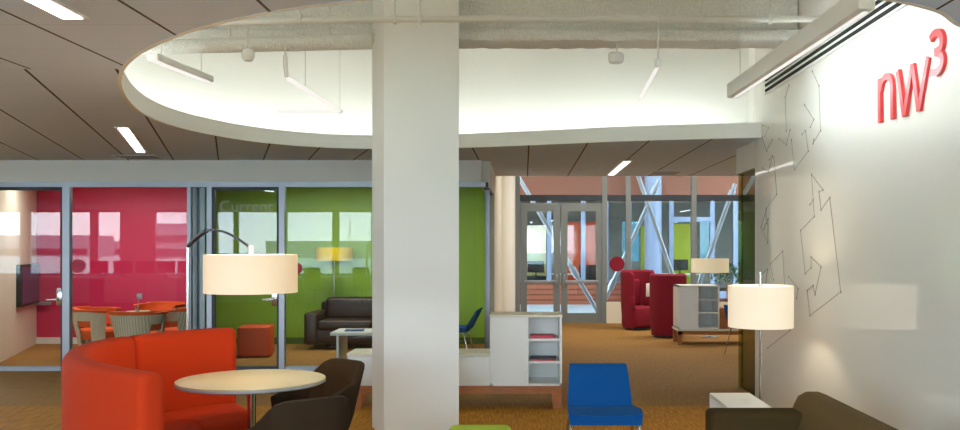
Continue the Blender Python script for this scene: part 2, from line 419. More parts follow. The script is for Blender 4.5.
struct('baseboard_meeting', obl(xlw+.0+k*.15, YG+.15, YW-.02, 0, .1, .015), 'soffit', 'grey baseboard along the cream meeting room wall', 'baseboard')
# partition of teal glass between the two rooms
pt = thing('glass_divider', 'teal edged glass divider between the red and green meeting rooms', 'glass partition', (xp, YG+.1, 0))
for i, dx in enumerate((-.075, .03)):
    wbuild(obl(xp+dx, YG+.1, YW-.02, 0, CZ-.07, .012), 'pane', 'glass_teal', pt, smooth=False)
for yy in (YG+.16, YG+.6):
    xx = xp+k*(yy-YG); wbuild(MB().bb(xx-.09, xx+.06, yy-.02, yy+.02, 0, CZ-.07), 'mullion', 'alu', pt)

# glazed front: rails, mullions, panes and two doors
gp = thing('glass_partition', 'aluminium framed glass front of the red and green meeting rooms', 'glass partition', (-4, YG, 0))
ZF = 2.245
wbuild(MB().bb(XL+.05, -.47, YG-.03, YG+.05, ZF, ZF+.06), 'top_rail', 'alu', gp)
for a, b in ((-720, 62), (71, 208), (286, 476)):
    wbuild(MB().bb(X(a, YG), X(b, YG), YG-.03, YG+.05, 0, .055), 'bottom_rail', 'alu', gp)
for a, b in ((-320, -314), (-150, -144), (63.5, 70.5), (188, 191.5), (207.5, 212.5), (279.5, 285)):
    wbuild(MB().bb(X(a, YG), X(b, YG), YG-.03, YG+.05, 0, ZF), 'mullion', 'alu', gp)
for a, b in ((-705, -320), (-314, -150), (-144, -66), (70.5, 188), (191.5, 207.5), (285, 349.5), (350, 476)):
    wbuild(MB().bb(X(a, YG), X(b, YG), YG+.004, YG+.012, .055, ZF), 'pane', 'glass', gp)
cg = wbuild(MB().bb(-.47-.012, -.47, YG, 12.7, 0, ZF), 'side_pane', 'glass', gp)
wbuild(MB().bb(-.5, -.44, YG+.55, YG+.61, 0, ZF), 'side_mullion', 'alu', gp)
wbuild(MB().bb(-.5, -.44, YG+.02, 12.7, ZF, ZF+.06), 'side_rail', 'dark_alu', gp)
for px, py, r in ((78, 266, .085),):
    c = P(px, py, YG-.003); t = MB(); t.lathe([(r, 0), (r, .002)], seg=32)
    bmesh.ops.rotate(t.bm, matrix=Matrix.Rotation(PI/2, 3, 'X'), verts=t.bm.verts); bmesh.ops.translate(t.bm, vec=c, verts=t.bm.verts)
    wbuild(t, 'round_sticker', 'reddot', gp)['label'] = 'round dark magenta sticker'
c = P(296.5, 268.5, YG-.003); t = MB(); t.lathe([(.07, 0), (.07, .002)], seg=32)
bmesh.ops.rotate(t.bm, matrix=Matrix.Rotation(PI/2, 3, 'X'), verts=t.bm.verts); bmesh.ops.translate(t.bm, vec=c, verts=t.bm.verts)
wbuild(t, 'round_sticker', 'reddot', gp)['label'] = 'round red sticker'
def gdoor(n, a, b, label, handle):
    x0, x1 = X(a, YG), X(b, YG)
    mb = MB()
    for q in ((x0, x0+.03, .01, ZF), (x1-.03, x1, .01, ZF), (x0+.03, x1-.03, ZF-.04, ZF), (x0+.03, x1-.03, .01, .055)): mb.bb(q[0], q[1], YG-.012, YG+.032, q[2], q[3])
    o = struct('door_%d' % n, mb, 'dark_alu', label, 'door')
    MB().bb(x0+.02, x1-.02, YG+.004, YG+.012, .05, ZF-.03).build('pane', 'glass', o)
    hx = X(handle, YG)
    MB().bb(hx-.035, hx+.035, YG-.03, YG+.05, Zp(306, YG), Zp(288, YG), bevel=.012).build('lock_plate', 'chrome', o)
    lv = MB(); z = Zp(299.5, YG)
    lv.tube([(hx, YG-.03, z), (hx, YG-.07, z), (hx-.13, YG-.07, z)], .011)
    lv.tube([(hx, YG+.05, z), (hx, YG+.1, z), (hx-.13, YG+.1, z)], .011)
    lv.build('lever', 'chrome', o); return o
d1 = gdoor(1, -66, 63.5, 'clear glass door of the red meeting room with chrome lever', 60)
d2 = gdoor(2, 212.5, 279.5, 'clear glass door of the green meeting room with frosted lettering', 275)
cu = bpy.data.curves.new('lettering', 'FONT'); cu.body = 'Current'; cu.size = .20; cu.extrude = .001
to = bpy.data.objects.new('tmp', cu); col.objects.link(to)
bpy.context.view_layer.update()
me = bpy.data.meshes.new_from_object(to.evaluated_get(bpy.context.evaluated_depsgraph_get())); bpy.data.objects.remove(to)
me.materials.clear(); me.materials.append(frost_mat())
lt = bpy.data.objects.new('lettering', me); col.objects.link(lt); lt.parent = d2
lt.location = (X(219, YG), YG-.004, Zp(212, YG)); lt.rotation_euler = (PI/2, 0, 0); lt['label'] = 'faint frosted word on the glass'
# solid bar modelled in place of the door lever's reflection
pb = thing('cross_bar', 'grey bar on the crimson wall in place of the door lever reflection', 'bar', P(41, 303, YW-.06))
wbuild(MB().bb(X(31, 14), X(50, 14), YW-.09, YW-.05, Zp(305, 14), Zp(302, 14), bevel=.01), 'rail', 'alu', pb)
for a in (33, 47): wbuild(MB().bb(X(a, 14), X(a+1, 14), YW-.06, YW, Zp(305, 14), Zp(302, 14)), 'bracket', 'alu', pb)
# wall screen on the cream wall
d0, dd = 12.7, 13.95
tv = thing('wall_screen', 'dark blue screen hung on the cream meeting room wall', 'screen', (-7.2+.1, 13.3, .69))
def wl(y): return -6.96+k*(y-11.95)
wbuild(MB().prism([(wl(d0)+.005, d0), (wl(d0)+.12, d0), (wl(dd)+.12, dd), (wl(dd)+.005, dd)], .66, 1.26), 'casing', 'black', tv, smooth=False)
wbuild(MB().prism([(wl(d0+.03)+.12, d0+.03), (wl(d0+.03)+.126, d0+.03), (wl(dd-.03)+.126, dd-.03), (wl(dd-.03)+.12, dd-.03)], .7, 1.22), 'display', 'purple', tv, smooth=False)

# ------------------------------------------------------------------ column
cl = thing('column', 'white square column standing in the middle of the lounge', 'column', (-.9, 7.35, 0))
s = .6; L0 = Vector((-1.09, 7.0)); u = Vector((.95, .312)); v = Vector((-.312, .95))
pts = [L0, L0+u*s, L0+u*s+v*s, L0+v*s]
wbuild(MB().prism([tuple(p) for p in pts], 0, DK-.02), 'shaft', 'column', cl, bevel=.006)

# ------------------------------------------------------------------ above the oval: beam, pipe, sensors, slim lights
bmx0, bmx1, by = -3.3, 2.29, 7.6
bt = thing('roof_beam', 'rough sprayed roof beam spanning the oval opening', 'beam', (0, by, Zp(45, by)))
zb = Zp(45, by)
def rough(x0, x1, y0, y1, z0, z1, n=80):
    mb = MB(); rows = []
    for i in range(n+1):
        x = x0+(x1-x0)*i/n; r = []
        for (yy, zz) in rrect(y0, y1, z0, z1, min(y1-y0, z1-z0)*.3, 3): r.append((x, yy+random.uniform(-.008, .008), zz+random.uniform(-.008, .008)))
        rows.append(r)
    mb.grid(rows, closed=True); return mb
wbuild(rough(bmx0, bmx1, by-.16, by+.16, zb, zb+.1), 'bottom_flange', 'spray', bt)
wbuild(rough(bmx0, bmx1, by-.06, by+.06, zb+.08, DK-.1), 'web', 'spray', bt)
wbuild(rough(bmx0, bmx1, by-.2, by+.16, DK-.12, DK-.01), 'top_flange', 'spray', bt)
zz = Zp(19, 6.75)
pp = thing('sprinkler_pipe', 'long white pipe crossing the oval opening in front of the column', 'pipe', (0, 6.75, zz))
wbuild(MB().tube([(-2.95, 6.75, Zp(26, 6.75)), (-2.0, 6.75, Zp(22, 6.75)), (-1.0, 6.75, zz), (2.29, 6.75, zz)], .024, 14), 'tube', 'pipe', pp)
for px in (395, 420, 702, 770, 300):
    x = X(px, 6.75); wbuild(MB().tube([(x, 6.75, zz), (x, 6.75, DK)], .006).box((x, 6.75, zz), (.03, .07, .07), bevel=.01), 'hanger', 'pipe', pp)
hd = X(419, 6.75); wbuild(MB().lathe([(.012, 0), (.02, -.01), (.02, -.03), (.006, -.045)], (hd, 6.75, zz-.02), 14), 'sprinkler_head', 'lacquer', pp)
ip = thing('insulated_pipe', 'thick wrapped pipe left of the column inside the oval opening', 'pipe', (-2, 7.25, Zp(45, 7.2)))
wbuild(MB().tube([(-3.3, 7.1, Zp(48, 7.1)), (-2.6, 7.15, Zp(46, 7.15)), (-1.22, 7.2, Zp(42, 7.2))], .058, 16), 'wrap', 'spray', ip)
for (px, d) in ((230, 7.14), (330, 7.18)):
    x = X(px, d); wbuild(MB().tube([(x, d, Zp(44, d)), (x, d, DK)], .007), 'hanger', 'pipe', ip)
sb = thing('ceiling_sensor', 'white round sensor hanging left of the column under the pipe', 'sensor', P(248, 55, 6.85))
wbuild(MB().lathe([(.0, -.05), (.03, -.045), (.048, -.02), (.05, .01), (.035, .04), (.01, .05)], P(248, 55, 6.85), 24), 'body', 'lacquer', sb)
wbuild(MB().tube([P(248, 50, 6.85), Vector((X(248, 6.85), 6.85, DK))], .006), 'stem', 'pipe', sb)
sd = thing('ceiling_sensor', 'white flat disc sensor hanging right of the column', 'sensor', P(616, 58, 7.6))
wbuild(MB().lathe([(.03, -.045), (.055, -.04), (.066, -.01), (.066, .03), (.05, .045)], P(616, 58, 7.6), 28), 'body', 'lacquer', sd)
wbuild(MB().tube([P(617, 53, 7.6), Vector((X(617, 7.6), 7.6, DK))], .006), 'stem', 'pipe', sd)
z1 = Zp(78, 6.88)
a, b, c = P(287, 78, 6.88), Vector((X(340, 8.54), 8.54, z1)), Vector((X(278, 8.6), 8.6, z1))
tl = thing('pendant_tube_light', 'bent slim white tube light left of the column', 'pendant light', a, group=None)
wbuild(MB().tube([a, b], .019, 12), 'tube', 'tube', tl); wbuild(MB().tube([b, c], .017, 12), 'tube', 'tube', tl)
wbuild(MB().lathe([(.02, -.02), (.03, 0), (.02, .02)], tuple(b), 14), 'joint', 'lacquer', tl)
wbuild(MB().tube([a, a+Vector((-.012, 0, .09)), a+Vector((-.014, 0, .17))], .018, 10), 'cable_box', 'lacquer', tl)
wbuild(MB().tube([a+Vector((-.014, 0, .15)), Vector((a.x-.014, 6.88, DK))], .005, 8), 'wire', 'pipe', tl)
wbuild(MB().tube([b, Vector((b.x, b.y, DK))], .003, 6), 'wire', 'pipe', tl)
m1 = a.lerp(b, .3); wbuild(MB().tube([m1, Vector((m1.x, m1.y, DK))], .003, 6), 'wire', 'pipe', tl)
a, b = P(658, 66, 6.39), Vector((X(640, 7.8), 7.8, Zp(66, 6.39)))
tr = thing('pendant_tube_light', 'short straight slim white tube light right of the column', 'pendant light', a)
wbuild(MB().tube([a, b], .014, 12), 'tube', 'tube', tr)
wbuild(MB().box(a+Vector((0, 0, .02)), (.04, .06, .06), bevel=.01), 'cable_box', 'lacquer', tr)
wbuild(MB().tube([a, Vector((a.x, a.y, DK))], .006, 8), 'wire', 'pipe', tr)
# flat white batten far left in the oval
fb = thing('linear_light', 'white slanting batten light at the left end of the oval opening', 'light', (-2.67, 7.0, 2.9))
p0, p1 = P(152, 57, 6.62), P(209, 79, 7.5)
dv = (p1-p0); ang = math.atan2(dv.y, dv.x); mid = (p0+p1)/2
wbuild(MB().box(mid, (dv.length, .09, .05), rz=ang, bevel=.006), 'housing', 'lacquer', fb)
wbuild(MB().box(mid+Vector((0, 0, -.027)), (dv.length-.06, .06, .006), rz=ang), 'lens', 'tube', fb)
for q in (p0.lerp(p1, .15), p0.lerp(p1, .85)): wbuild(MB().tube([q, Vector((q.x, q.y, DK))], .004, 6), 'wire', 'pipe', fb)
# wall washer along the white wall
ww = thing('wall_washer', 'long white linear light hanging beside the white wall above the sign', 'light', (1.76, 5.9, 2.7))
wa = math.atan2(.055, 2.66)
def wwbox(dx, dz, sx, sy, sz): return MB().box(Vector((1.68, 5.81, 2.745))+Matrix.Rotation(wa, 3, 'Z') @ Vector((dx, 0, dz)), (sx, sy, sz), rz=wa, bevel=.003)
wbuild(wwbox(0, 0, .085, 2.66, .11), 'housing', 'lacquer', ww)
wbuild(wwbox(.043, -.03, .01, 2.56, .04), 'side_lens', 'wallwash', ww)
wbuild(wwbox(.015, -.056, .03, 2.56, .008), 'lens', 'tube', ww)
for y, x in ((4.8, 1.70), (6.9, 1.657)): wbuild(MB().tube([(x, y, 2.79), (x, y, DK)], .004, 6), 'wire', 'pipe', ww)
# linear slot diffuser on the wall
sl = thing('slot_diffuser', 'three black air slots high on the white wall', 'vent', (2.3, 6.5, 3.03))
wbuild(MB().bb(2.285, 2.3, 3.6, 8.55, 2.955, 3.115), 'frame', 'lacquer', sl)
for z in (2.985, 3.035, 3.085): wbuild(MB().bb(2.275, 2.288, 3.6, 8.5, z-.012, z+.012), 'slot', 'slot', sl)

# recessed ceiling lights and grilles
def clight(quad, label, group=None, m=None):
    z = CZ
    cx = sum(p[0] for p in quad)/4; cy = sum(p[1] for p in quad)/4
    t = thing('recessed_light', label, 'ceiling light', (cx, cy, z), group=group)
    big = [(x+(.02 if i in (1, 2) else -.02), y+(.03 if i > 1 else -.03)) for i, (x, y) in enumerate(quad)]
    wbuild(MB().prism(big, z-.008, z), 'trim', 'lacquer', t); wbuild(MB().prism(quad, z-.012, z-.007), 'diffuser', m or ('lamp_added' if group else 'lamp'), t)
clight([(-3.60, 7.98), (-3.51, 7.98), (-4.20, 9.97), (-4.29, 9.97)], 'slim recessed ceiling light near the left end of the oval, above the red room')
clight([(-2.13, 2.2), (-2.04, 2.2), (-2.04, 4.16), (-2.13, 4.16)], 'slim recessed ceiling light cut by the top left edge of the photo')
clight([(1.22, 11.05), (1.31, 11.05), (1.31, 13.1), (1.22, 13.1)], 'slim recessed ceiling light above the rear glass doors', None, 'tube2')
for (x, y) in ((-6.7, 7.7), (-8.4, 7.7), (-10.2, 7.7), (-12.4, 7.7), (1.1, 1.4), (-.5, 1.4), (.3, -1.3), (4.6, 10.6), (6.3, 10.6), (-4.75, 5.45)):
    h_ = .45 if y == 5.45 else 1
    clight([(x-.045, y-h_), (x+.045, y-h_), (x+.045, y+h_), (x-.045, y+h_)], 'unseen recessed ceiling light added to brighten the room', 'added unseen ceiling lights')  # unseen lamps, added to brighten the wall, column and floor
def grille(x0, x1, y0, y1, label):
    t = thing('ceiling_vent', label, 'vent', ((x0+x1)/2, (y0+y1)/2, CZ))
    wbuild(MB().bb(x0, x1, y0, y1, CZ-.008, CZ-.001), 'frame', 'soffit', t)
    for i in range(3):
        y = y0+(y1-y0)*(i+.5)/3; wbuild(MB().bb(x0+.03, x1-.03, y-.03, y+.03, CZ-.011, CZ-.007), 'slot', 'dark_alu', t)
grille(-4.75, -4.25, 10.35, 10.75, 'dark grille in the ceiling just before the red room')
grille(1.78, 2.22, 12.5, 13.1, 'grey grille in the ceiling at the rear right')

# ------------------------------------------------------------------ sign and line drawing on the white wall
sg = thing('wall_sign', 'coral red raised letters nw3 on the white wall', 'sign', W(910, 90))
def stroke(pix, w=.042, t=.024):
    mb = MB(); pp = [W(861.8+x/3.74, 21.2+y/3.74) for x, y in pix]
    if len(pp) > 2: pp = [Vector(q) for q in spline(pp, 6)]
    n = len(pp); rows = []
    for i, p in enumerate(pp):
        d = (pp[min(i+1, n-1)]-pp[max(i-1, 0)]).normalized(); nn = Vector((0, -d.z, d.y))
        rows.append([Vector((2.299, 0, 0))+Vector((0, p.y, p.z))+nn*w/2, Vector((2.3-t, p.y, p.z))+nn*w/2, Vector((2.3-t, p.y, p.z))-nn*w/2, Vector((2.299, p.y, p.z))-nn*w/2])
    mb.grid(rows, closed=True); v = mb.bm.verts; v.ensure_lookup_table()
    mb.bm.faces.new([v[i] for i in range(4)]); mb.bm.faces.new([v[len(v)-4+i] for i in range(4)]); return mb
def letter(name, strokes):
    mb = MB()
    for q in strokes:
        mb.add(stroke(q, t=.024-.002*strokes.index(q)).bm.copy())
    wbuild(mb, name, 'coral', sg)
letter('letter_n', [[(77, 216), (78, 380)], [(79, 262), (86, 226), (102, 207), (117, 214), (123, 240), (124, 290), (125, 366)]])
letter('letter_w', [[(146, 186), (170, 352)], [(170, 352), (200, 162)], [(200, 162), (222, 333)], [(222, 333), (257, 134)]])
letter('numeral_three', [[(270, 68), (280, 51), (296, 42), (309, 52), (313, 75), (307, 102), (286, 117)], [(286, 117), (306, 122), (314, 142), (309, 170), (293, 190), (268, 194)]])
la = thing('wall_line_drawing', 'thin grey map line drawing with dots on the white wall', 'wall drawing', W(800, 230))
def Z5(l): return [(750+x/2.69, 60+y/2.69) for x, y in l]
def Z6(l): return [(750+x/2.53, 180+y/2.53) for x, y in l]
figs = [Z5([(105, 68), (95, 100), (98, 190)]), Z5([(78, 212), (98, 228), (108, 188)]), Z5([(112, 215), (120, 295), (157, 245), (150, 190), (140, 200)]),
        Z5([(147, 120), (172, 160), (163, 180)]), Z5([(168, 30), (186, 70), (190, 190), (170, 225), (172, 214)]), Z5([(35, 175), (50, 182), (40, 205)]),
        Z5([(60, 215), (45, 245), (33, 208)]), Z5([(52, 268), (61, 258), (50, 300), (34, 290)]), Z5([(65, 262), (72, 362), (43, 400), (46, 440)]),
        Z6([(140, 237), (155, 222), (155, 195), (180, 220), (165, 290), (160, 267), (145, 280), (152, 343), (230, 283), (202, 45), (180, 75), (175, 30), (185, 25), (156, -14), (163, 92), (128, 128), (140, 237)]),
        Z6([(160, 50), (152, 62)]), Z6([(42, 75), (28, 120), (45, 160), (46, 98), (35, 125)]), Z6([(60, 252), (52, 212), (83, 180), (88, 270)]), Z6([(98, 245), (122, 275), (118, 300)]), Z6([(28, 240), (45, 225), (40, 262)]), Z6([(45, 425), (102, 380), (98, 350)])]
for fg in figs:
    pp = [W(x, y) for x, y in fg]; mb = MB()
    for p, q in zip(pp, pp[1:]):
        mb.tube([p+Vector((-.001, 0, 0)), q+Vector((-.001, 0, 0))], .0026, 5)
    for p in pp: mb.box(p, (.008, .02, .02), bevel=.004, seg=1)
    wbuild(mb, 'line_figure', 'ink', la)

# end glass at the white wall
eg = thing('end_glass_panel', 'narrow green tinted glass panel at the far end of the white wall', 'glass panel', (2.36, 9.3, 0))
wbuild(MB().bb(2.33, 2.342, 8.965, 9.66, .0, 2.295), 'pane', 'glass_green', eg)
wbuild(MB().bb(2.31, 2.36, 9.655, 9.7, 0, 2.295), 'edge_strip', 'glass_green', eg)

# ------------------------------------------------------------------ floor lamps
def drum(root, c, r, h, m, z0):
    mb = MB(); mb.lathe([(r, z0), (r, z0+h), (r-.006, z0+h), (r-.006, z0)], (c[0], c[1], 0), 56, closed=True)
    o = wbuild(mb, 'lamp_shade', m, root)
    sp = MB()
    for kk in range(3):
        a = kk*2*PI/3+.4; sp.tube([(c[0], c[1], z0+h-.02), (c[0]+(r-.003)*math.cos(a), c[1]+(r-.003)*math.sin(a), z0+h-.02)], .003, 6)
    ob = sp.build('shade_spider', 'chrome', None); ob.data.transform(Matrix.Translation(-root.location)); ob.parent = o
def bulb(c, w, warm, r=.04):
    l = bpy.data.lights.new('lamp_bulb', 'POINT'); l.energy = w; l.color = warm; l.shadow_soft_size = r
    o = bpy.data.objects.new('lamp_bulb', l); col.objects.link(o); o.location = c; return o
TC = Vector((-1.64, 5.4))
al = thing('arc_floor_lamp', 'arc floor lamp with a glowing drum shade hanging over the round table', 'floor lamp', (-2.62, 7.02, 0))
lx, ly = al.location.x, al.location.y
pz = Zp(246, ly)
wbuild(MB().lathe([(.16, 0), (.16, .018), (.02, .03)], (lx, ly, 0), 36), 'base', 'chrome', al)
wbuild(MB().tube([(lx, ly, .02), (lx, ly, pz)], .013, 14), 'pole', 'chrome', al)
sc_ = Vector((X(251, 5.4), 5.4)); q = [Vector((lx, ly, pz))]
for px, py, t in ((198, 236.5, .16), (208, 230.5, .3), (220, 231, .48), (233, 236, .72), (248, 246, 1.0)):
    d = ly+(5.4-ly)*t; q.append(P(px, py, d))
arc = [Vector(p) for p in spline(q, 6)]
wbuild(MB().tube(arc[:12], .017, 12), 'grip', 'dark_alu', al)
wbuild(MB().tube(arc[10:], .008, 12), 'arm', 'dark_alu', al)
wbuild(MB().tube([Vector((sc_.x, 5.4, Zp(258, 5.4))), Vector((sc_.x, 5.4, Zp(245, 5.4)))], .015, 14), 'socket', 'lacquer', al)
zt, zbm = Zp(254.5, 5.4), Zp(292.5, 5.4)
drum(al, (sc_.x, 5.4),   .272, zt-zbm, 'shade_l', zbm)
bulb((sc_.x, 5.4, (zt+zbm)/2), 11, (1, .78, .5))
fl = thing('floor_lamp', 'chrome floor lamp with a glowing white drum shade beside the white wall', 'floor lamp', (1.83, 6.96, 0))
wbuild(MB().lathe([(.15, 0), (.15, .015), (.02, .025)], (1.83, 6.96, 0), 36), 'base', 'chrome', fl)
wbuild(MB().tube([(1.83, 6.96, .02), (1.83, 6.96, Zp(272, 6.96))], .012, 14), 'pole', 'chrome', fl)
zt, zbm = Zp(285.5, 6.96), Zp(327, 6.96)
drum(fl, (1.83, 6.96), .247, zt-zbm, 'shade_r', zbm)
bulb((1.83, 6.96, zbm+.14), 7, (1, .86, .66))
fr = thing('floor_lamp', 'floor lamp with a pale drum shade behind the far white cabinet', 'floor lamp', (X(710, 15.1), 15.1, 0))
rx = fr.location.x
wbuild(MB().lathe([(.15, 0), (.15, .015), (.02, .025)], (rx, 15.1, 0), 28), 'base', 'chrome', fr)
wbuild(MB().tube([(rx, 15.1, .02), (rx, 15.1, Zp(262, 15.1))], .012, 12), 'pole', 'chrome', fr)
drum(fr, (rx, 15.1), .31, Zp(258.5, 15.1)-Zp(272.5, 15.1), 'shade_f', Zp(272.5, 15.1))
yl = thing('floor_lamp', 'yellow shaded floor lamp inside the green meeting room', 'floor lamp', (X(334, 13.75), 13.75, 0))
rx = yl.location.x
wbuild(MB().lathe([(.14, 0), (.14, .015), (.02, .025)], (rx, 13.75, 0), 28), 'base', 'chrome', yl)
wbuild(MB().tube([(rx, 13.75, .02), (rx, 13.75, 1.48)], .008, 12), 'pole', 'chrome', yl)
drum(yl, (rx, 13.75), .28, .2, 'yellowshade', Zp(260.5, 13.75))

# ------------------------------------------------------------------ orange curved booth sofa
sf = thing('curved_sofa', 'bright orange curved booth sofa around the round table', 'sofa', (-2.3, 5.4, 0))
path = spline([(-1.71, 4.01), (-1.95, 4.19), (-2.18, 4.40), (-2.40, 4.68), (-2.56, 5.02), (-2.64, 5.35), (-2.64, 5.62), (-2.57, 5.84), (-2.43, 6.13), (-2.27, 6.34), (-2.09, 6.46)], 5)
isp = 34
ZTp, ZSt = .937, .43
def shrink(prof_fn, ends):  # rounds the free ends of a swept cushion
    return prof_fn
def backprof(x0, x1, z0, z1, r): return rrect(x0, x1, z0, z1, r, 5)
def cushion(path, x0, x1, z0, z1, r, name, m, root, e=.04):
    mb = MB(); n = len(path); rows = []
    # add closing rings so both ends are rounded
    L = [0]
    for a, b in zip(path, path[1:]): L.append(L[-1]+math.hypot(b[0]-a[0], b[1]-a[1]))
    T = L[-1]
    def pos(t):
        t = max(0, min(T, t))
        for i in range(n-1):
            if L[i+1] >= t-1e-9:
                f = (t-L[i])/(L[i+1]-L[i]); a, b = path[i], path[i+1]
                i0, i1 = max(i-1, 0), min(i+2, n-1)
                t0 = (path[i+1][0]-path[i0][0], path[i+1][1]-path[i0][1]); t1 = (path[i1][0]-path[i][0], path[i1][1]-path[i][1])
                l0 = math.hypot(*t0); l1 = math.hypot(*t1)
                d = (t0[0]/l0*(1-f)+t1[0]/l1*f, t0[1]/l0*(1-f)+t1[1]/l1*f); l = math.hypot(*d)
                return (a[0]+(b[0]-a[0])*f, a[1]+(b[1]-a[1])*f), (d[0]/l, d[1]/l)
    ts = [(e*(1-math.cos(a)), e*(1-math.sin(a))) for a in (0, .4, .8, 1.2, PI/2)]
    seq = [(t, i_) for t, i_ in ts]+[(e+(T-2*e)*j/36, 0) for j in range(1, 36)]+[(T-t, i_) for t, i_ in ts[::-1]]
    for t, ins in seq:
        (x, y), (dx, dy) = pos(t); nx, ny = dy, -dx
        rr = max(.004, r-ins*.6) if ins else r
        rows.append([(x+nx*o, y+ny*o, z) for o, z in rrect(x0+ins, x1-ins, z0, z1-ins, min(rr, (x1-x0-2*ins)/2.2), 5)])
    mb.grid(rows, closed=True)
    v = mb.bm.verts; v.ensure_lookup_table(); m_ = len(rows[0]); tot = len(v)
    mb.bm.faces.new([v[i] for i in range(m_)]); mb.bm.faces.new([v[tot-m_+i] for i in range(m_)])
    return wbuild(mb, name, m, root)
cushion(path[:isp+1], 0, .135, .16, ZTp, .055, 'backrest', 'orange', sf)
cushion(path[isp:], 0, .14, .16, ZTp, .055, 'backrest', 'orange', sf)
cushion(path[:isp+1], .125, .68, .2, ZSt, .09, 'seat', 'orange', sf, .05)
cushion(path[isp:], .13, .66, .2, ZSt, .09, 'seat', 'orange', sf, .05)
lowline = offs(path, .1)
for i in (3, 14, 24, isp-2, isp+4, len(path)-4):
    x, y = lowline[i]; wbuild(MB().tube([(x, y, 0), (x, y, .18)], .014, 10), 'leg', 'chrome', sf)
inner = offs(path, .56)
for i in (3, 24, isp+4, len(path)-3):
    x, y = inner[i]; wbuild(MB().tube([(x, y, 0), (x, y, .22)], .014, 10), 'leg', 'chrome', sf)

# ------------------------------------------------------------------ round table
tb = thing('round_table', 'round pale cafe table with grey edge inside the orange sofa', 'table', (-1.622, 5.36, 0))
tr_ = .432
wbuild(MB().lathe([(tr_-.012, .694), (tr_, .7), (tr_, .711), (tr_-.003, .714)], (-1.622, 5.36, 0), 72), 'edge_band', mat('grey_edge_band', (168, 170, 172), .4), tb)
wbuild(MB().lathe([(tr_-.001, .7135), (tr_-.002, .72), (tr_-.006, .722), (0, .722)], (-1.622, 5.36, 0), 72), 'tabletop', 'laminate', tb)
wbuild(MB().lathe([(.025, .02), (.025, .66), (.09, .694)], (-1.622, 5.36, 0), 24), 'pedestal', 'chrome', tb)
wbuild(MB().lathe([(.25, 0), (.25, .012), (.03, .025)], (-1.622, 5.36, 0), 40), 'base', 'chrome', tb)

# ------------------------------------------------------------------ dark tub armchairs
def tub(label, x, y, rz):
    t = thing('tub_armchair', label, 'armchair', (x, y, 0), rz, 'dark armchairs at the round table')
    # plan: right arm front -> back -> left arm front (chair faces +y)
    key = [((.255, .19), .55), ((.28, .03), .585), ((.268, -.13), .64), ((.155, -.275), .80), ((0, -.285), .80), ((-.155, -.275), .80), ((-.268, -.13), .64), ((-.28, .03), .585), ((-.255, .19), .55)]
    P2 = []
    for (a, ha), (b, hb) in zip(key, key[1:]):
        for j in range(6):
            f = j/6; P2.append((a[0]+(b[0]-a[0])*f, a[1]+(b[1]-a[1])*f, ha+(hb-ha)*f))
    P2.append((*key[-1][0], key[-1][1]))
    P2 = [(x_*.77, y_*.77, h_-.04*min(1, max(0, (h_-.56)/.2))) for x_, y_, h_ in P2]
    for _ in range(1):
        P2 = [P2[0]]+[tuple((P2[i-1][c]+2*P2[i][c]+P2[i+1][c])/4 for c in range(3)) for i in range(1, len(P2)-1)]+[P2[-1]]
    rows = []
    n = len(P2)
    for i, (px, py, h) in enumerate(P2):
        x0, y0, _ = P2[max(i-1, 0)]; x1, y1, _ = P2[min(i+1, n-1)]
        dx, dy = x1-x0, y1-y0; l = math.hypot(dx, dy); nx, ny = -dy/l, dx/l   # outward
        if nx*px+ny*(py) < 0: nx, ny = -nx, -ny
        def pt(o, z):
            lean = .20*max(0, (z-.36))*(1 if py < -.1 else .35)
            s_ = .80+.2*min(1, max(0, (z-.26)/.2))
            return (px*s_+nx*(o+lean), py*s_+ny*(o+lean), z)
        r = .018
        rows.append([pt(.0, .26), pt(.022, .30), pt(.024, .42), pt(.024, h-r), pt(.016, h-.004), pt(0, h), pt(-.016, h-.004), pt(-.024, h-r), pt(-.03, .42), pt(-.02, .28)])
    mb = MB().grid(rows, closed=True); v = mb.bm.verts; v.ensure_lookup_table(); m_ = 10; tot = len(v)
    mb.bm.faces.new([v[i] for i in range(m_)]); mb.bm.faces.new([v[tot-m_+i] for i in range(m_)])
    mb.build('shell', 'dark', t)
    mb = MB().box((0, -.01, .37), (.33, .34, .12), bevel=.04, seg=3); mb.build('seat', 'dark', t)
    for sx in (-1, 1):
        for sy in (-1, 1):
            MB().tube([(sx*.14, sy*.12, .31), (sx*.21, sy*.19, 0)], [.011, .009], 10).build('leg', 'chrome', t)
    return t
tub('dark armchair behind the round table with its arm towards the column', -1.355, 5.76, math.radians(141))
tub('dark armchair in front of the round table seen from behind', -1.205, 4.68, math.radians(36))

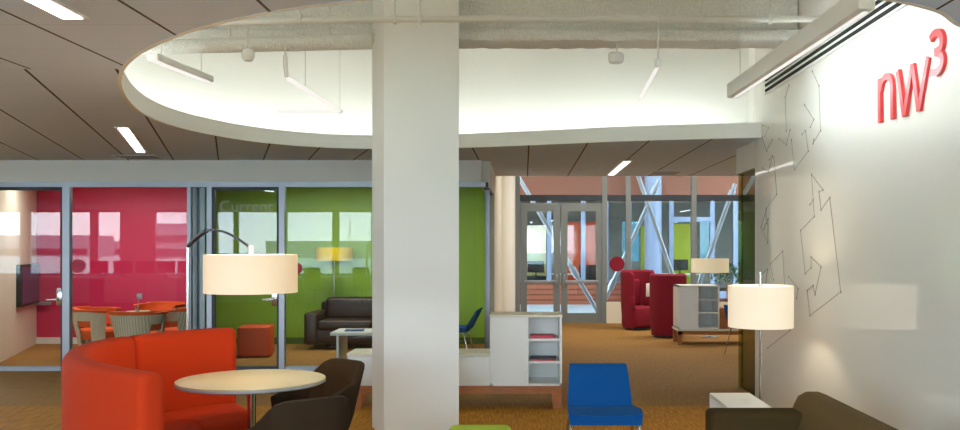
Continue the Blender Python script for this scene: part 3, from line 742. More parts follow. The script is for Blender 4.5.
# ------------------------------------------------------------------ blue chair
def lounge_chair(x, y, rz, label, m='blue'):
    t = thing('side_chair', label, 'chair', (x, y, 0), rz, None)   # faces -y
    def slab(sections, name):
        mb = MB(); rows = []
        for (hw, yy, zz, ty, tz) in sections:      # half width, top centre, thickness vector
            r = []
            nseg = 10
            for j in range(nseg+1):
                a = -1+2*j/nseg; sag = -.012*(1-a*a); r.append((a*hw, yy, zz+sag))
            for j in range(nseg, -1, -1):
                a = -1+2*j/nseg; r.append((a*hw*.97, yy+ty, zz+tz))
            rows.append(r)
        mb.grid(rows, closed=True); v = mb.bm.verts; v.ensure_lookup_table(); m_ = len(rows[0]); tot = len(v)
        mb.bm.faces.new([v[i] for i in range(m_)]); mb.bm.faces.new([v[tot-m_+i] for i in range(m_)])
        o = mb.build(name, m, t, bevel=.016); return o
    # seat from front lip to the bend
    slab([(.232, -.30, .458, .0, -.07), (.236, -.20, .474, 0, -.07), (.228, 0, .452, 0, -.06), (.22, .17, .436, 0, -.055)], 'seat')
    slab([(.219, .155, .43, .055, -.01), (.214, .21, .52, .05, .0), (.206, .28, .63, .04, .008), (.2, .315, .685, .035, .01)], 'backrest')
    for sx in (-1, 1):
        MB().tube([(sx*.2, -.22, .405), (sx*.215, -.24, .38), (sx*.26, -.29, 0)], .010, 10).build('leg', 'chrome', t)
        MB().tube([(sx*.2, .12, .395), (sx*.21, .14, .37), (sx*.25, .24, 0)], .010, 10).build('leg', 'chrome', t)
    for yy, zz in ((-.22, .405), (.12, .395)): MB().tube([(-.2, yy, zz), (.2, yy, zz)], .009, 8).build('frame_bar', 'chrome', t)
    return t
lounge_chair(.515, 5.94, 0, 'bright blue armless chair with chrome legs facing the camera')
lounge_chair(3.13, 12.5, math.radians(20), 'far blue chair with chrome legs half hidden by the glowing lamp shade')
lounge_chair(-.92, 12.1, math.radians(-95), 'blue chair inside the green meeting room at the corner glass')
ot = tag(MB().bb(X(449, 5.5), X(512, 5.5), 5.08, 5.52, .05, .425, bevel=.045, seg=4).build('ottoman', 'lime'), 'lime green square ottoman in front of the white column', 'ottoman')
MB().bb(-.42, -.12, 5.14, 5.46, 0, .06).build('plinth', 'black', ot)

# ------------------------------------------------------------------ credenza
cd = thing('credenza', 'long white credenza with a tall cabinet and open shelves on an oak base', 'credenza', (-.6, 8.6, 0))
YC = 8.36
x0, xm, x1 = X(347, YC), X(490, YC), X(562, YC)
zb_, zl, zt_ = Zp(386, YC), Zp(353.8, YC), Zp(315, YC)
D = .44
wbuild(MB().bb(x0, xm, YC+.015, YC+D, zb_, zl-.02), 'low_cabinet', 'lacquer', cd, bevel=.003)
wbuild(MB().bb(x0-.004, xm+.004, YC-.004, YC+D, zl-.02, zl), 'low_top', 'pale', cd)
n = 3
for i in range(n):
    a = x0+(xm-x0)*i/n+.006; b = x0+(xm-x0)*(i+1)/n-.006
    wbuild(MB().bb(a, b, YC, YC+.018, zb_+.012, zl-.028, bevel=.002), 'door', 'lacquer', cd)
mb = MB(); w = .022
mb.bb(xm, xm+w, YC, YC+D, zb_, zt_-.02); mb.bb(x1-w, x1, YC, YC+D, zb_, zt_-.02); mb.bb(xm, x1, YC, YC+D, zb_, zb_+w); mb.bb(xm, x1, YC+D-.015, YC+D, zb_, zt_-.02)
xd = X(527, YC); mb.bb(xd, xd+.015, YC+.02, YC+D, zb_, zt_-.02)
wbuild(mb, 'tall_cabinet', 'lacquer', cd)
wbuild(MB().bb(xm-.004, x1+.004, YC-.006, YC+D+.002, zt_-.02, zt_), 'tall_top', 'pale', cd)
wbuild(MB().bb(xm+w, xd+.012, YC+.004, YC+.02, zb_+w, zt_-.022), 'sliding_door', 'lacquer', cd)
sh = [Zp(340, YC), Zp(362.5, YC)]
for z in sh: wbuild(MB().bb(xd+.015, x1-w, YC+.01, YC+D-.015, z-.011, z+.011), 'shelf', 'lacquer', cd)
wbuild(MB().bb(x0+.03, x1-.0, YC+.02, YC+.06, zb_-.075, zb_-.001).bb(x0+.03, x1, YC+D-.06, YC+D-.02, zb_-.075, zb_-.001), 'base_rail', 'wood', cd)
for xx in (x0+.04, x1-.085):
    for yy in (YC+.02, YC+D-.1):
        wbuild(MB().bb(xx, xx+.085, yy, yy+.05, 0, zb_-.001), 'leg', 'wood', cd)
def stack(name, x, y, z, w, d, cols, label):
    for i, c in enumerate(cols):
        o = MB().box((0, 0, 0), (w-random.uniform(0, .03), d, .011), rz=random.uniform(-.06, .06)).build('magazine', c)
        o.location = (x+random.uniform(-.006, .006), y, z+.0065+i*.0125); tag(o, label[i], 'magazine', None)
stack('magazine', X(543, YC), YC+.15, sh[0]+.011, .25, .2, ['magenta', 'magenta'], ['pink magazine lying at the bottom on the upper credenza shelf', 'pink magazine lying on top on the upper credenza shelf'])
stack('magazine', X(543, YC), YC+.15, sh[1]+.011, .25, .2, ['magenta', 'dark_alu'], ['red magazine lying underneath on the lower credenza shelf', 'dark magazine lying on top on the lower credenza shelf'])

# ------------------------------------------------------------------ brown sofa and white side table
bs = thing('sofa', 'brown wool sofa along the white wall at the lower right', 'sofa', (1.4, 4.2, 0))
wbuild(MB().bb(1.04, 1.62, 3.1, 5.05, .14, .30, bevel=.02), 'base', 'brown', bs)
wbuild(MB().bb(1.03, 1.66, 4.92, 5.14, .14, .593, bevel=.03, seg=3), 'armrest', mat('shaded_brown_wool', (70, 56, 32), 1, spec=.05, bump=.2, scale=300, var=.2), bs)  # same brown wool; the shade on this arm is put into the colour
wbuild(MB().bb(1.03, 1.66, 2.9, 3.12, .14, .593, bevel=.03, seg=3), 'armrest', 'brown', bs)
for ya, yb in ((3.12, 4.0), (4.01, 4.92)):
    wbuild(MB().bb(1.04, 1.55, ya, yb, .30, .44, bevel=.035, seg=3), 'seat_cushion', 'brown', bs)
mb = MB()
prof = [(1.45, .30), (1.47, .42), (1.535, .62), (1.56, .668), (1.60, .69), (1.66, .69), (1.70, .675), (1.72, .63), (1.72, .2), (1.45, .2)]
ys = [(2.95, .03), (2.98, .01), (3.02, 0), (4.0, 0), (5.08, 0), (5.13, .012), (5.16, .04)]
rows = [[(1.6+(x-1.6)*(1-e*3), y, z-e*(1 if z > .5 else 0)) for x, z in prof] for y, e in ys]
mb.grid(rows, closed=True); v = mb.bm.verts; v.ensure_lookup_table()
mb.bm.faces.new([v[i] for i in range(10)]); mb.bm.faces.new([v[len(v)-10+i] for i in range(10)])
wbuild(mb, 'backrest', 'brown', bs)
for xx in (1.1, 1.6):
    for yy in (3.05, 5.0): wbuild(MB().tube([(xx, yy, 0), (xx, yy, .15)], .016, 10), 'leg', 'chrome', bs)
st = thing('side_table', 'low white waterfall side table between the brown sofa and the lamp', 'side table', (1.56, 6.3, 0))
wbuild(MB().bb(1.41, 1.715, 5.75, 6.84, .372, .40, bevel=.004), 'tabletop', 'lacquer', st)
wbuild(MB().bb(1.41, 1.715, 6.812, 6.84, 0, .373), 'end_panel', 'lacquer', st); wbuild(MB().bb(1.41, 1.715, 5.75, 5.778, 0, .373), 'end_panel', 'lacquer', st)

# ------------------------------------------------------------------ red room furniture
def slat_chair(x, y, rz, label):
    t = thing('slatted_lounge_chair', label, 'lounge chair', (x, y, 0), rz, 'orange lounge chairs around the white table')   # faces +y
    def band(a0, a1, zlo, zhi, dr0, dr1, n=24, rb=.23, rt=.335, th=.022):
        rows = []
        for i in range(n+1):
            a = math.radians(a0+(a1-a0)*i/n)+-PI/2
            f = i/n
            zl = zlo(f) if callable(zlo) else zlo; zh = zhi(f) if callable(zhi) else zhi
            def pt(z, o):
                r = rb+(rt-rb)*min(1, max(0, (z-.18)/.48))+o
                return (r*math.cos(a), r*math.sin(a), z)
            rows.append([pt(zl, dr0), pt(zh, dr0), pt(zh, dr1), pt(zl, dr1)])
        mb = MB().grid(rows, closed=True); v = mb.bm.verts; v.ensure_lookup_table(); tot = len(v)
        mb.bm.faces.new([v[i] for i in range(4)]); mb.bm.faces.new([v[tot-4+i] for i in range(4)]); return mb
    band(-50, 50, .16, .66, 0, .02, 30).build('slatted_back', 'slat', t)
    for s_ in (-1, 1):
        band(s_*88, s_*122, .0, .60, 0, .02, 10).build('arm_panel', 'palewood', t)
        band(s_*50, s_*122, .52, lambda f: .66-.04*f, -.001, .019, 16).build('arm_rail', 'palewood', t)
    band(-122, 122, .44, lambda f: .655 if .28 < f < .72 else .655-.03*abs(f-.5), -.05, -.004, 50).build('inner_pad', 'orange_d', t)
    band(-124, 124, .645, lambda f: .69 if .28 < f < .72 else .68-.03*abs(f-.5), -.055, .028, 50).build('top_rim', 'orange_d', t)
    MB().lathe([(.22, .26), (.25, .29), (.26, .37), (.23, .40), (0, .41)], seg=32).build('seat', 'orange_d', t)
    for a in (40, 140, 220, 320):
        aa = math.radians(a); MB().tube([(.17*math.cos(aa), .17*math.sin(aa), .27), (.22*math.cos(aa), .22*math.sin(aa), 0)], .013, 8).build('leg', 'palewood', t)
    return t
slat_chair(-5.02, 11.72, 0, 'orange lounge chair in the red room showing its pale slatted back')
slat_chair(-5.83, 12.35, math.radians(-82), 'orange lounge chair at the left of the red room table')
slat_chair(-4.76, 12.35, math.radians(72), 'orange lounge chair at the right of the red room table near the divider')
slat_chair(-5.40, 13.35, math.radians(180), 'orange lounge chair behind the red room table facing the glass')
mt = thing('meeting_table', 'round white meeting table among the orange lounge chairs', 'table', (-5.27, 12.55, 0))
wbuild(MB().lathe([(.31, .585), (.33, .60), (.33, .61), (.32, .615), (0, .615)], (-5.27, 12.55, 0), 48), 'tabletop', 'laminate', mt)
wbuild(MB().lathe([(.2, 0), (.2, .015), (.03, .03), (.03, .585)], (-5.27, 12.55, 0), 24), 'pedestal', 'alu', mt)
dl = thing('table_microphone', 'thin grey stalk with a small square head on the meeting table', 'microphone', (-5.35, 12.5, .615))
wbuild(MB().lathe([(.03, .615), (.03, .63), (.008, .635)], (-5.37, 12.5, 0), 16), 'base', 'alu', dl)
wbuild(MB().tube([(-5.37, 12.5, .63), P(139, 297, 12.5)], .007, 8), 'stalk', 'alu', dl)
wbuild(MB().box(P(139.5, 296, 12.5), (.075, .04, .075), bevel=.012), 'head', 'alu', dl)

# ------------------------------------------------------------------ green room furniture
lf = thing('leather_sofa', 'dark brown leather sofa against the green wall', 'sofa', (-2.3, 13.6, 0))
sx0, sx1 = X(304, 13.2), X(304, 13.2)+2.0
wbuild(MB().bb(sx0+.02, sx1-.02, 13.2, 13.95, .1, .3, bevel=.02), 'base', 'leather', lf)
for a, b in ((sx0, sx0+.2), (sx1-.2, sx1)): wbuild(MB().bb(a, b, 13.17, 13.98, .08, .55, bevel=.04, seg=3), 'armrest', 'leather', lf)
for i in range(2):
    a = sx0+.2+i*.8; wbuild(MB().bb(a+.004, a+.796, 13.17, 13.8, .30, .44, bevel=.04, seg=3), 'seat_cushion', 'leather', lf)
    wbuild(MB().bb(a+.004, a+.796, 13.68, 13.92, .42, .75, bevel=.06, seg=3), 'back_cushion', 'leather', lf)
wbuild(MB().bb(sx0+.1, sx1-.1, 13.86, 14.02, .1, .68, bevel=.03), 'backrest', 'leather', lf)
wt = thing('coffee_table', 'white waterfall coffee table behind the green room glass', 'coffee table', (X(365, 11.5), 11.6, 0))
wbuild(MB().bb(X(330, 11.4), X(405, 11.4), 11.4, 12.0, .39, .43, bevel=.004), 'tabletop', 'lacquer', wt)
for a in (X(336, 11.4), X(399, 11.4)): wbuild(MB().bb(a, a+.03, 11.42, 11.98, 0, .391), 'end_panel', 'lacquer', wt)
o = tag(MB().box((0, 0, 0), (.24, .22, .015), rz=.1, bevel=.003).build('book', 'bluebook'), 'blue book lying on the white coffee table', 'book'); o.location = (X(354, 11.6), 11.65, .4385)
oc = tag(MB().box((0, 0, .22), (.44, .44, .41), bevel=.03, seg=3).build('cube_stool', mat('burnt_orange_vinyl', (206, 72, 12), .6, bump=.04, scale=80)), 'orange cube stool inside the green meeting room', 'stool')
oc.location = (X(256, 12.5), 12.5, 0); oc.rotation_euler = (0, 0, math.radians(8))

# ------------------------------------------------------------------ rear area: booths, cabinet
def cocoon(x, y, rz, label, hi, card=False):
    t = thing('cocoon_chair', label, 'chair', (x, y, 0), rz, None)   # opening faces +y
    R, n = .31, 40
    rows = []
    for i in range(n+1):
        a = math.radians(-215+250*i/n); ca, sa = math.cos(a), math.sin(a)
        f = abs(i/n-.5)*2; h = hi-(.06 if f > .9 else 0)*((f-.9)/.1)
        rows.append([(R*.9*ca, R*.95*sa, .04), (R*ca, R*1.05*sa, .5), (R*ca, R*1.05*sa, h-.03), ((R-.03)*ca, (R-.03)*1.05*sa, h), ((R-.06)*ca, (R-.06)*1.05*sa, h-.03), ((R-.06)*ca, (R-.06)*1.05*sa, .04)])
    mb = MB().grid(rows, closed=True); v = mb.bm.verts; v.ensure_lookup_table(); m_ = 6; tot = len(v)
    mb.bm.faces.new([v[i] for i in range(m_)]); mb.bm.faces.new([v[tot-m_+i] for i in range(m_)])
    mb.build('shell', 'crimson', t)
    MB().bb(-.235, .235, -.22, .26, .06, .43, bevel=.05, seg=3).build('seat', 'crimson', t)
    MB().bb(-.2, .2, -.27, -.15, .42, .92, bevel=.05, seg=3).build('back_cushion', 'crimson', t)
    for s_ in (-1, 1): MB().bb(s_*.25-.03, s_*.25+.03, -.15, .2, .4, .62, bevel=.02).build('armrest', 'crimson', t)
    MB().lathe([(.24, 0), (.24, .045), (.1, .05)], seg=24).build('plinth', 'black', t)
    return t
cocoon(X(638, 16.6), 16.6, math.radians(-148), 'crimson high backed chair turned to show its seat', 1.09)
cocoon(X(668, 15.2), 15.2, math.radians(-5), 'crimson high backed chair showing its closed round back', 1.07)
tg = tag(MB().box((0, 0, 0), (.075, .012, .24), bevel=.003).build('tablet', 'paper'), 'white tablet panel on the edge of the crimson high backed chair', 'tablet')
tg.location = P(648, 290, 16.15); tg.rotation_euler = (0, 0, .25)
bc = thing('low_bench_cabinet', 'far white cabinet with three open shelves on a long oak bench', 'cabinet', (2.8, 14.2, 0))
yb, xa, xb = 14.0, X(678.5, 14.0), X(719.5, 14.0)
zt2, zb2 = Zp(285.5, 14), Zp(329, 14)
mb = MB(); w = .022
mb.bb(xa, xa+w, yb, yb+.5, zb2, zt2); mb.bb(xb-w, xb, yb, yb+.5, zb2, zt2); mb.bb(xa, xb, yb, yb+.5, zb2, zb2+w); mb.bb(xa, xb, yb, yb+.5, zt2-w, zt2); mb.bb(xa, xb, yb+.485, yb+.5, zb2, zt2)
xd = X(698, 14); mb.bb(xd, xd+.015, yb+.02, yb+.5, zb2, zt2)
wbuild(mb, 'cabinet_body', 'lacquer', bc)
wbuild(MB().bb(xa+w, xd+.01, yb+.003, yb+.018, zb2+w, zt2-w), 'sliding_door', 'lacquer', bc)
for y in (300, 313): wbuild(MB().bb(xd+.01, xb-w, yb+.01, yb+.48, Zp(y, 14)-.009, Zp(y, 14)+.009), 'shelf', 'lacquer', bc)
wbuild(MB().bb(xa-.02, xa+1.45, yb-.02, yb+.5, zb2-.03, zb2-.001), 'bench_top', 'pale', bc)
wbuild(MB().bb(xa-.02, xa+1.45, yb, yb+.04, zb2-.09, zb2-.03), 'rail', 'wood', bc)
for xx in (xa-.01, xa+1.36):
    for yy in (yb, yb+.42): wbuild(MB().bb(xx, xx+.07, yy, yy+.05, 0, zb2-.03), 'leg', 'wood', bc)
wbuild(MB().bb(xb+.01, xb+.55, yb+.05, yb+.45, zb2, zb2+.32), 'wood_drawer_unit', 'wood', bc)

# ------------------------------------------------------------------ rear glazing with double doors
rg = thing('rear_glazing', 'tall grey framed glazing beside the rear double doors', 'glass partition', (2.5, YD, 0))
ZG = 3.68
rc = tag(MB().lathe([(.17, 0), (.17, 3.69)], (X(506.5, 17.4)+.0, 17.4, 0), 32).build('round_column', 'white'), 'slim white round column left of the rear doors', 'column')
for a in (517.5, 604.5, 628, 693.5, 752, 800):
    wbuild(MB().bb(X(a, YD)-.05, X(a, YD)+.05, YD-.06, YD+.06, 0, ZG), 'mullion', 'door_alu', rg)
wbuild(MB().bb(-.42, 7.9, YD-.05, YD+.05, Zp(201, YD)-.0, Zp(198, YD)+.06), 'transom', 'dark_alu', rg)
wbuild(MB().bb(X(606, YD), 7.9, YD-.08, YD+.08, 0, Zp(302, YD)), 'knee_wall', 'cream', rg)
for a, b in ((606, 627), (629, 692.5), (694.5, 751), (753, 799), (801, 892)):
    wbuild(MB().bb(X(a, YD), X(b, YD), YD-.004, YD+.004, Zp(302, YD), Zp(201, YD)), 'pane', 'glass_door', rg)
for a, b in ((519, 603.5), (606, 627), (629, 692.5), (694.5, 751), (753, 799), (801, 892)):
    wbuild(MB().bb(X(a, YD), X(b, YD), YD-.004, YD+.004, Zp(198, YD)+.05, ZG), 'transom_pane', 'glass_door', rg)
for i, (a, b, side) in enumerate(((520.5, 560, 1), (561, 602.5, -1))):
    x0, x1 = X(a, YD), X(b, YD); zt3 = Zp(203, YD); st_ = .13
    mb = MB()
    mb.bb(x0, x0+st_, YD-.025, YD+.025, .01, zt3).bb(x1-st_, x1, YD-.025, YD+.025, .01, zt3).bb(x0+st_, x1-st_, YD-.025, YD+.025, zt3-.17, zt3).bb(x0+st_, x1-st_, YD-.025, YD+.025, .01, .2)
    o = struct('door_%d' % (i+3), mb, 'door_alu', ['left leaf of the grey framed rear double doors', 'right leaf of the grey framed rear double doors'][i], 'door')
    MB().bb(x0+st_-.01, x1-st_+.01, YD-.004, YD+.004, .19, zt3-.16).build('pane', 'glass_door', o)
    MB().bb(x0+st_-.04, x1-st_+.04, YD-.09, YD-.05, Zp(283, YD), Zp(280, YD), bevel=.01).bb(x0+.08, x0+.12, YD-.06, YD-.02, Zp(283, YD), Zp(280, YD)).bb(x1-.12, x1-.08, YD-.06, YD-.02, Zp(283, YD), Zp(280, YD)).build('cross_bar', 'alu', o)
    hx = x1-.06 if side > 0 else x0+.06
    MB().tube([(hx, YD-.03, .72), (hx, YD-.08, .74), (hx, YD-.08, .98), (hx, YD-.03, 1.0)], .014, 10).build('handle', 'chrome', o)
# bracing rods
def rod(pix, d, label):
    pts = [P(x, y, d) for x, y in pix]
    t = thing('bracing_rod', label, 'brace', pts[-1])
    wbuild(MB().tube([pts[0], pts[-1]], .045, 12), 'rod', 'steel', t)
    for f in (.04, .62):
        a = pts[0].lerp(pts[-1], f); b = pts[0].lerp(pts[-1], f+.05); wbuild(MB().tube([a, b], .07, 12), 'coupling', 'steel', t)
rod([(632, 158), (697, 346)], 18.7, 'pale steel bracing rod leaning right above the crimson chairs')
rod([(659, 180), (586, 342)], 19.0, 'pale steel bracing rod leaning left behind the crimson chairs')
rod([(735, 184), (676, 346)], 18.7, 'pale steel bracing rod leaning left behind the far drum lamp')
rod([(506, 156), (612, 336)], 18.7, 'pale steel bracing rod crossing behind the rear double doors')
dot = MB().lathe([(.15, 0), (.15, .004)], seg=32); bmesh.ops.rotate(dot.bm, matrix=Matrix.Rotation(PI/2, 3, 'X'), verts=dot.bm.verts)
bmesh.ops.translate(dot.bm, vec=P(617, 264, YD-.01), verts=dot.bm.verts); wbuild(dot, 'round_sticker', 'crimson', rg)['label'] = 'round red sticker'

# ------------------------------------------------------------------ courtyard and the office beyond
struct('floor_terrace', MB().bb(-6, 14, YD+.11, 24, -.2, 0), 'terrace', 'pale paved terrace behind the rear doors', 'floor')
struct('ceiling_sky_block', MB().bb(-6, 14, YD+.31, 23.88, 4.7, 4.8), 'white', 'unseen white slab added above the terrace to block sky light', 'ceiling')  # unseen slab added over the terrace to keep sky light off
struct('floor_office', MB().bb(-6, 14, 24, 34.2, -.2, .0), mat('office_carpet', (120, 110, 100), .9), 'grey floor of the office beyond the terrace', 'floor')
struct('ceiling_office', MB().bb(-6, 14, 24.2, 34.2, 3.2, 3.3), 'white', 'white ceiling of the office beyond the terrace', 'ceiling')
mb = MB().bb(-6, 14, 34, 34.2, 0, 1.0).bb(-6, 14, 34, 34.2, 2.5, 3.2)
for a, b in ((-300, 622), (640, 700), (714, 735), (746, 900)): mb.bb(X(a, 34) if a > -200 else -6, X(b, 34) if b < 890 else 14, 34, 34.2, 1.0, 2.5)
struct('wall_office_back', mb, 'wicker', 'pale grey back wall of the office beyond the terrace', 'wall')
MB_ = [(622, 640), (700, 714), (735, 746)]
for i, (a, b) in enumerate(MB_):
    struct('window_%d' % (20+i), MB().bb(X(a, 34), X(b, 34), 34.05, 34.06, 1.0, 2.5), 'glass_sun', ['tinted window at the left of the far office wall', 'tinted window at the middle of the far office wall', 'tinted window at the right of the far office wall'][i], 'window')
struct('wall_office_left', MB().bb(-6.2, -6, YD+.3, 34.2, 0, 3.3), 'cream', 'cream side wall beyond the terrace', 'wall')
struct('wall_office_right', MB().bb(14, 14.2, YD+.3, 34.2, 0, 3.3), 'wicker', 'grey side wall of the office beyond the terrace', 'wall')
ob = thing('office_facade', 'terracotta and glass office front across the terrace', 'facade', (4, 24, 0))
wbuild(MB().bb(-6, 14, 23.9, 24.2, Zp(195.5, 24), 5.0), 'spandrel', 'terracotta', ob)
wbuild(MB().bb(-6, X(630, 24), 23.9, 24.1, 0, .57), 'slatted_wall', 'deck_slats', ob)
wbuild(MB().bb(X(630, 24), 14, 23.9, 24.1, 0, .35), 'low_wall', 'bluepaint', ob)
for a in (486, 517, 549, 583, 606, 629, 671, 712, 735, 760, 800, 840):
    wbuild(MB().bb(X(a, 24)-.06, X(a, 24)+.06, 23.93, 24.07, .3, 2.95), 'mullion', 'bluepaint', ob)
wbuild(MB().bb(X(671, 24), X(714, 24), 23.9, 24.1, Zp(222, 24), Zp(217, 24)), 'door_head', 'bluepaint', ob)
wbuild(MB().bb(-6, 14, 23.995, 24.005, .57, 2.9), 'pane', 'glass_door', ob)
oc2 = tag(MB().lathe([(.22, 0), (.22, 4.0)], (X(653, 23.3), 23.3, 0), 28).build('round_column', 'bluepaint'), 'white round column on the terrace behind the crimson chairs', 'column')
for x, y in ((1.0, 26), (4.2, 26), (7.4, 26), (1, 29.5), (4.2, 29.5), (7.4, 29.5), (-2.2, 27.5)):
    t = thing('office_light', 'slim ceiling light in the office beyond the terrace', 'ceiling light', (x, y, 3.2), group='office ceiling lights')
    wbuild(MB().bb(x-.09, x+.09, y-1.3, y+1.3, 3.17, 3.195), 'housing', 'lacquer', t); wbuild(MB().bb(x-.08, x+.08, y-1.2, y+1.2, 3.162, 3.17), 'diffuser', 'lamp_off', t)
def screen(px0, px1, py0, py1, d, m, label, z0=None):
    x0, x1 = X(px0, d), X(px1, d); zt = Zp(py0, d); zbt = 0
    t = thing('screen_panel', label, 'panel', ((x0+x1)/2, d, 0))
    wbuild(MB().bb(x0, x1, d, d+.06, .1, zt, bevel=.01), 'board', m, t)
    wbuild(MB().bb(x0+.05, x0+.11, d-.2, d+.26, 0, .1).bb(x1-.11, x1-.05, d-.2, d+.26, 0, .1), 'foot', 'alu', t)
screen(524, 546, 226, 280, 27, 'yellow_panel', 'pale yellow panel in the office behind the left door leaf')
screen(566, 599, 222, 270, 28, 'orange_panel', 'orange panel in the office behind the right door leaf')
screen(641, 652, 226, 262, 28, 'lime_panel', 'narrow yellow green panel left of the far round column')
screen(669, 691, 224, 268, 28, 'lime_panel', 'wide yellow green panel right of the far round column')
def desk(px0, px1, d, label, dark=2, mon=True):
    x0, x1 = X(px0, d), X(px1, d)
    t = thing('office_desk', label, 'desk', ((x0+x1)/2, d, 0))
    wbuild(MB().bb(x0, x1, d, d+.7, .70, .735), 'tabletop', 'lacquer', t)
    for a in (x0+.03, x1-.08):
        for y in (d+.02, d+.63): wbuild(MB().bb(a, a+.05, y, y+.05, 0, .70), 'leg', 'alu', t)
    return t
def monitor(x, y, z, label, face=-1):
    t = thing('monitor', label, 'monitor', (x, y, z))
    MB().bb(-.24, .24, -.02, .02, .1, .42, bevel=.006).build('display', 'black', t)
    MB().tube([(0, .0, .01), (0, .0, .16)], .02, 8).build('stand', 'black', t); MB().lathe([(.1, 0), (.1, .012), (.02, .016)], seg=20).build('foot', 'black', t)
def task_chair(x, y, rz, label):
    t = thing('task_chair', label, 'chair', (x, y, 0), rz)
    MB().box((0, 0, .46), (.46, .44, .07), bevel=.03).build('seat', 'black', t)
    MB().box((0, -.23, .76), (.42, .05, .5), bevel=.02, rx=.12).build('backrest', 'black', t)
    MB().tube([(0, 0, .08), (0, 0, .43)], .025, 10).build('stem', 'chrome', t)
    for i in range(5):
        a = i*2*PI/5; MB().tube([(0, 0, .09), (.27*math.cos(a), .27*math.sin(a), .03)], .015, 8).build('foot_spoke', 'black', t)
desk(549, 602, 26.6, 'white office desk behind the rear double doors'); desk(662, 700, 26.6, 'white office desk behind the crimson chairs')
for i, px in enumerate((583, 594)): task_chair(X(px, 26.2), 26.2, .3-i*.7, ['black task chair on the left at the far white desk', 'black task chair on the right at the far white desk'][i])
monitor(X(536, 25.6), 25.8, .70, 'black monitor on the low box behind the left door leaf')
tag(MB().bb(X(527, 25.5), X(546, 25.5), 25.5, 26.1, 0, .7).build('storage_box', 'dark_alu'), 'dark storage box behind the left door leaf', 'cabinet')
monitor(X(680, 26.9), 26.9, .735, 'black monitor on the desk behind the crimson chairs')
# planting on the terrace
def plant(px, d, label, hgt=.9):
    t = thing('potted_shrub', label, 'plant', (X(px, d), d, 0))
    MB().lathe([(.17, 0), (.22, .38), (.19, .38), (.18, .3), (0, .3)], seg=24).build('pot', 'terracotta', t)
    mb = MB()
    for i in range(160):
        a = random.uniform(0, 2*PI); e = random.uniform(-.3, 1.4); r = random.uniform(.15, .38)
        c = Vector((math.cos(a)*math.cos(e)*r, math.sin(a)*math.cos(e)*r, .55+hgt*.5*(.5+math.sin(e)*.6)))
        u_ = Vector((random.uniform(-1, 1), random.uniform(-1, 1), random.uniform(-.3, 1))).normalized(); w_ = u_.cross(Vector((.3, .2, 1))).normalized()
        l_ = .075
        vs = [mb.bm.verts.new(c-u_*l_), mb.bm.verts.new(c+w_*.028), mb.bm.verts.new(c+u_*l_), mb.bm.verts.new(c-w_*.028)]; mb.bm.faces.new(vs)
    mb.build('foliage', 'leaf', t, smooth=False); MB().tube([(0, 0, .3), (0, 0, .75)], .015, 8).build('stem', 'wood', t)
plant(727, 19.8, 'potted green shrub on the terrace beside the far drum lamp', 1.1); plant(752, 20.2, 'potted green shrub on the terrace near the end of the white wall', 1.4)

# ------------------------------------------------------------------ desks behind the camera, seen reflected in the glass
def refl_desk(x0, x1, label):
    t = thing('bench_desk', label, 'desk', ((x0+x1)/2, -1.6, 0))
    wbuild(MB().bb(x0, x1, -2.0, -1.25, .70, .74), 'tabletop', 'lacquer', t)
    for a in (x0+.05, (x0+x1)/2, x1-.1): wbuild(MB().bb(a, a+.05, -1.98, -1.28, 0, .70), 'leg', 'alu', t)
refl_desk(-13.6, -8.9, 'long white bench desk reflected in the red room glass'); refl_desk(-6.0, -3.8, 'white bench desk reflected in the green room glass')
for i, px in enumerate((97, 121, 143, 164, 185)):
    monitor(X(px, 23.5), -1.6, .74, 'black monitor on the reflected bench desk, number %s from the left' % ['one', 'two', 'three', 'four', 'five'][i])
for i, px in enumerate((316, 364)): task_chair(X(px, 23), -.8, PI, ['black task chair at the left of the reflected green room desk', 'black task chair at the right of the reflected green room desk'][i])

# ------------------------------------------------------------------ lights in the meeting rooms and rear area
def area(name, loc, sx, sy, w, c=(1, .96, .9)):
    l = bpy.data.lights.new(name, 'AREA'); l.shape = 'RECTANGLE'; l.size = sx; l.size_y = sy; l.energy = w; l.color = c
    o = bpy.data.objects.new(name, l); col.objects.link(o); o.location = loc; return o
area('red_room_lamp', (-5.8, 12.6, CZ-.08), 2.2, .4, 34); area('green_room_lamp', (-2.7, 12.6, CZ-.08), 2.4, .4, 40)
area('rear_lamp', (3.0, 15.6, 3.66), 5, 1.5, 130, (1, .95, .88))
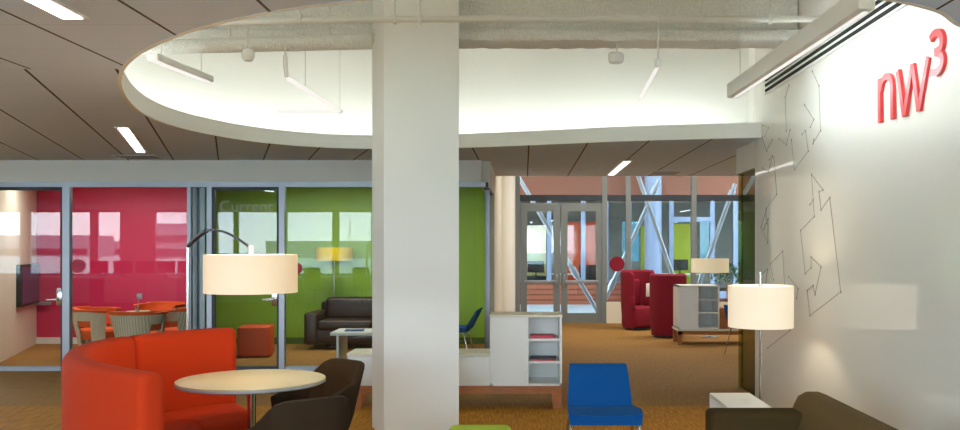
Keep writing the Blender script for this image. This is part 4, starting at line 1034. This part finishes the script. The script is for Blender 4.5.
# ------------------------------------------------------------------ world
w = bpy.data.worlds.new('World'); sc.world = w; w.use_nodes = True
nt = w.node_tree; N, L = nt.nodes, nt.links; N.clear()
o = N.new('ShaderNodeOutputWorld'); bg = N.new('ShaderNodeBackground'); L.new(bg.outputs[0], o.inputs[0])
t = N.new('ShaderNodeTexCoord'); s_ = N.new('ShaderNodeSeparateXYZ'); L.new(t.outputs['Generated'], s_.inputs[0])
r = N.new('ShaderNodeValToRGB'); r.color_ramp.elements[0].position = 0; r.color_ramp.elements[0].color = (.80, .92, 1, 1)
r.color_ramp.elements[1].position = .5; r.color_ramp.elements[1].color = (.42, .66, .98, 1); L.new(s_.outputs[2], r.inputs[0])
mp = N.new('ShaderNodeMapping'); mp.inputs['Scale'].default_value = (3, 3, 9); L.new(t.outputs['Generated'], mp.inputs[0])
n = N.new('ShaderNodeTexNoise'); n.inputs['Scale'].default_value = 1.6; n.inputs['Detail'].default_value = 5; L.new(mp.outputs[0], n.inputs[0])
r2 = N.new('ShaderNodeValToRGB'); r2.color_ramp.elements[0].position = .45; r2.color_ramp.elements[1].position = .7; L.new(n.outputs[0], r2.inputs[0])
mx = N.new('ShaderNodeMix'); mx.data_type = 'RGBA'; L.new(r2.outputs[0], mx.inputs[0]); L.new(r.outputs[0], mx.inputs[6]); mx.inputs[7].default_value = (.92, .98, 1, 1)
L.new(mx.outputs[2], bg.inputs[0]); bg.inputs[1].default_value = 11

# ------------------------------------------------------------------ camera and view
cam = bpy.data.cameras.new('Camera'); co = bpy.data.objects.new('Camera', cam); col.objects.link(co); sc.camera = co
co.location = (0, 0, H); co.rotation_euler = (PI/2, 0, 0)
cam.sensor_width = 36; cam.lens = F/960*36; cam.shift_x = -(CX-480)/960; cam.shift_y = (CY-215)/960; cam.clip_start = .05; cam.clip_end = 1000
vs = sc.view_settings; vs.view_transform = 'Standard'; vs.look = 'None'; vs.exposure = 0.5; vs.gamma = 1; vs.use_curve_mapping = False
cy = sc.cycles; cy.use_denoising = True; cy.max_bounces = 10; cy.diffuse_bounces = 5; cy.glossy_bounces = 5; cy.transparent_max_bounces = 24
cy.caustics_reflective = False; cy.caustics_refractive = False; cy.sample_clamp_indirect = 6
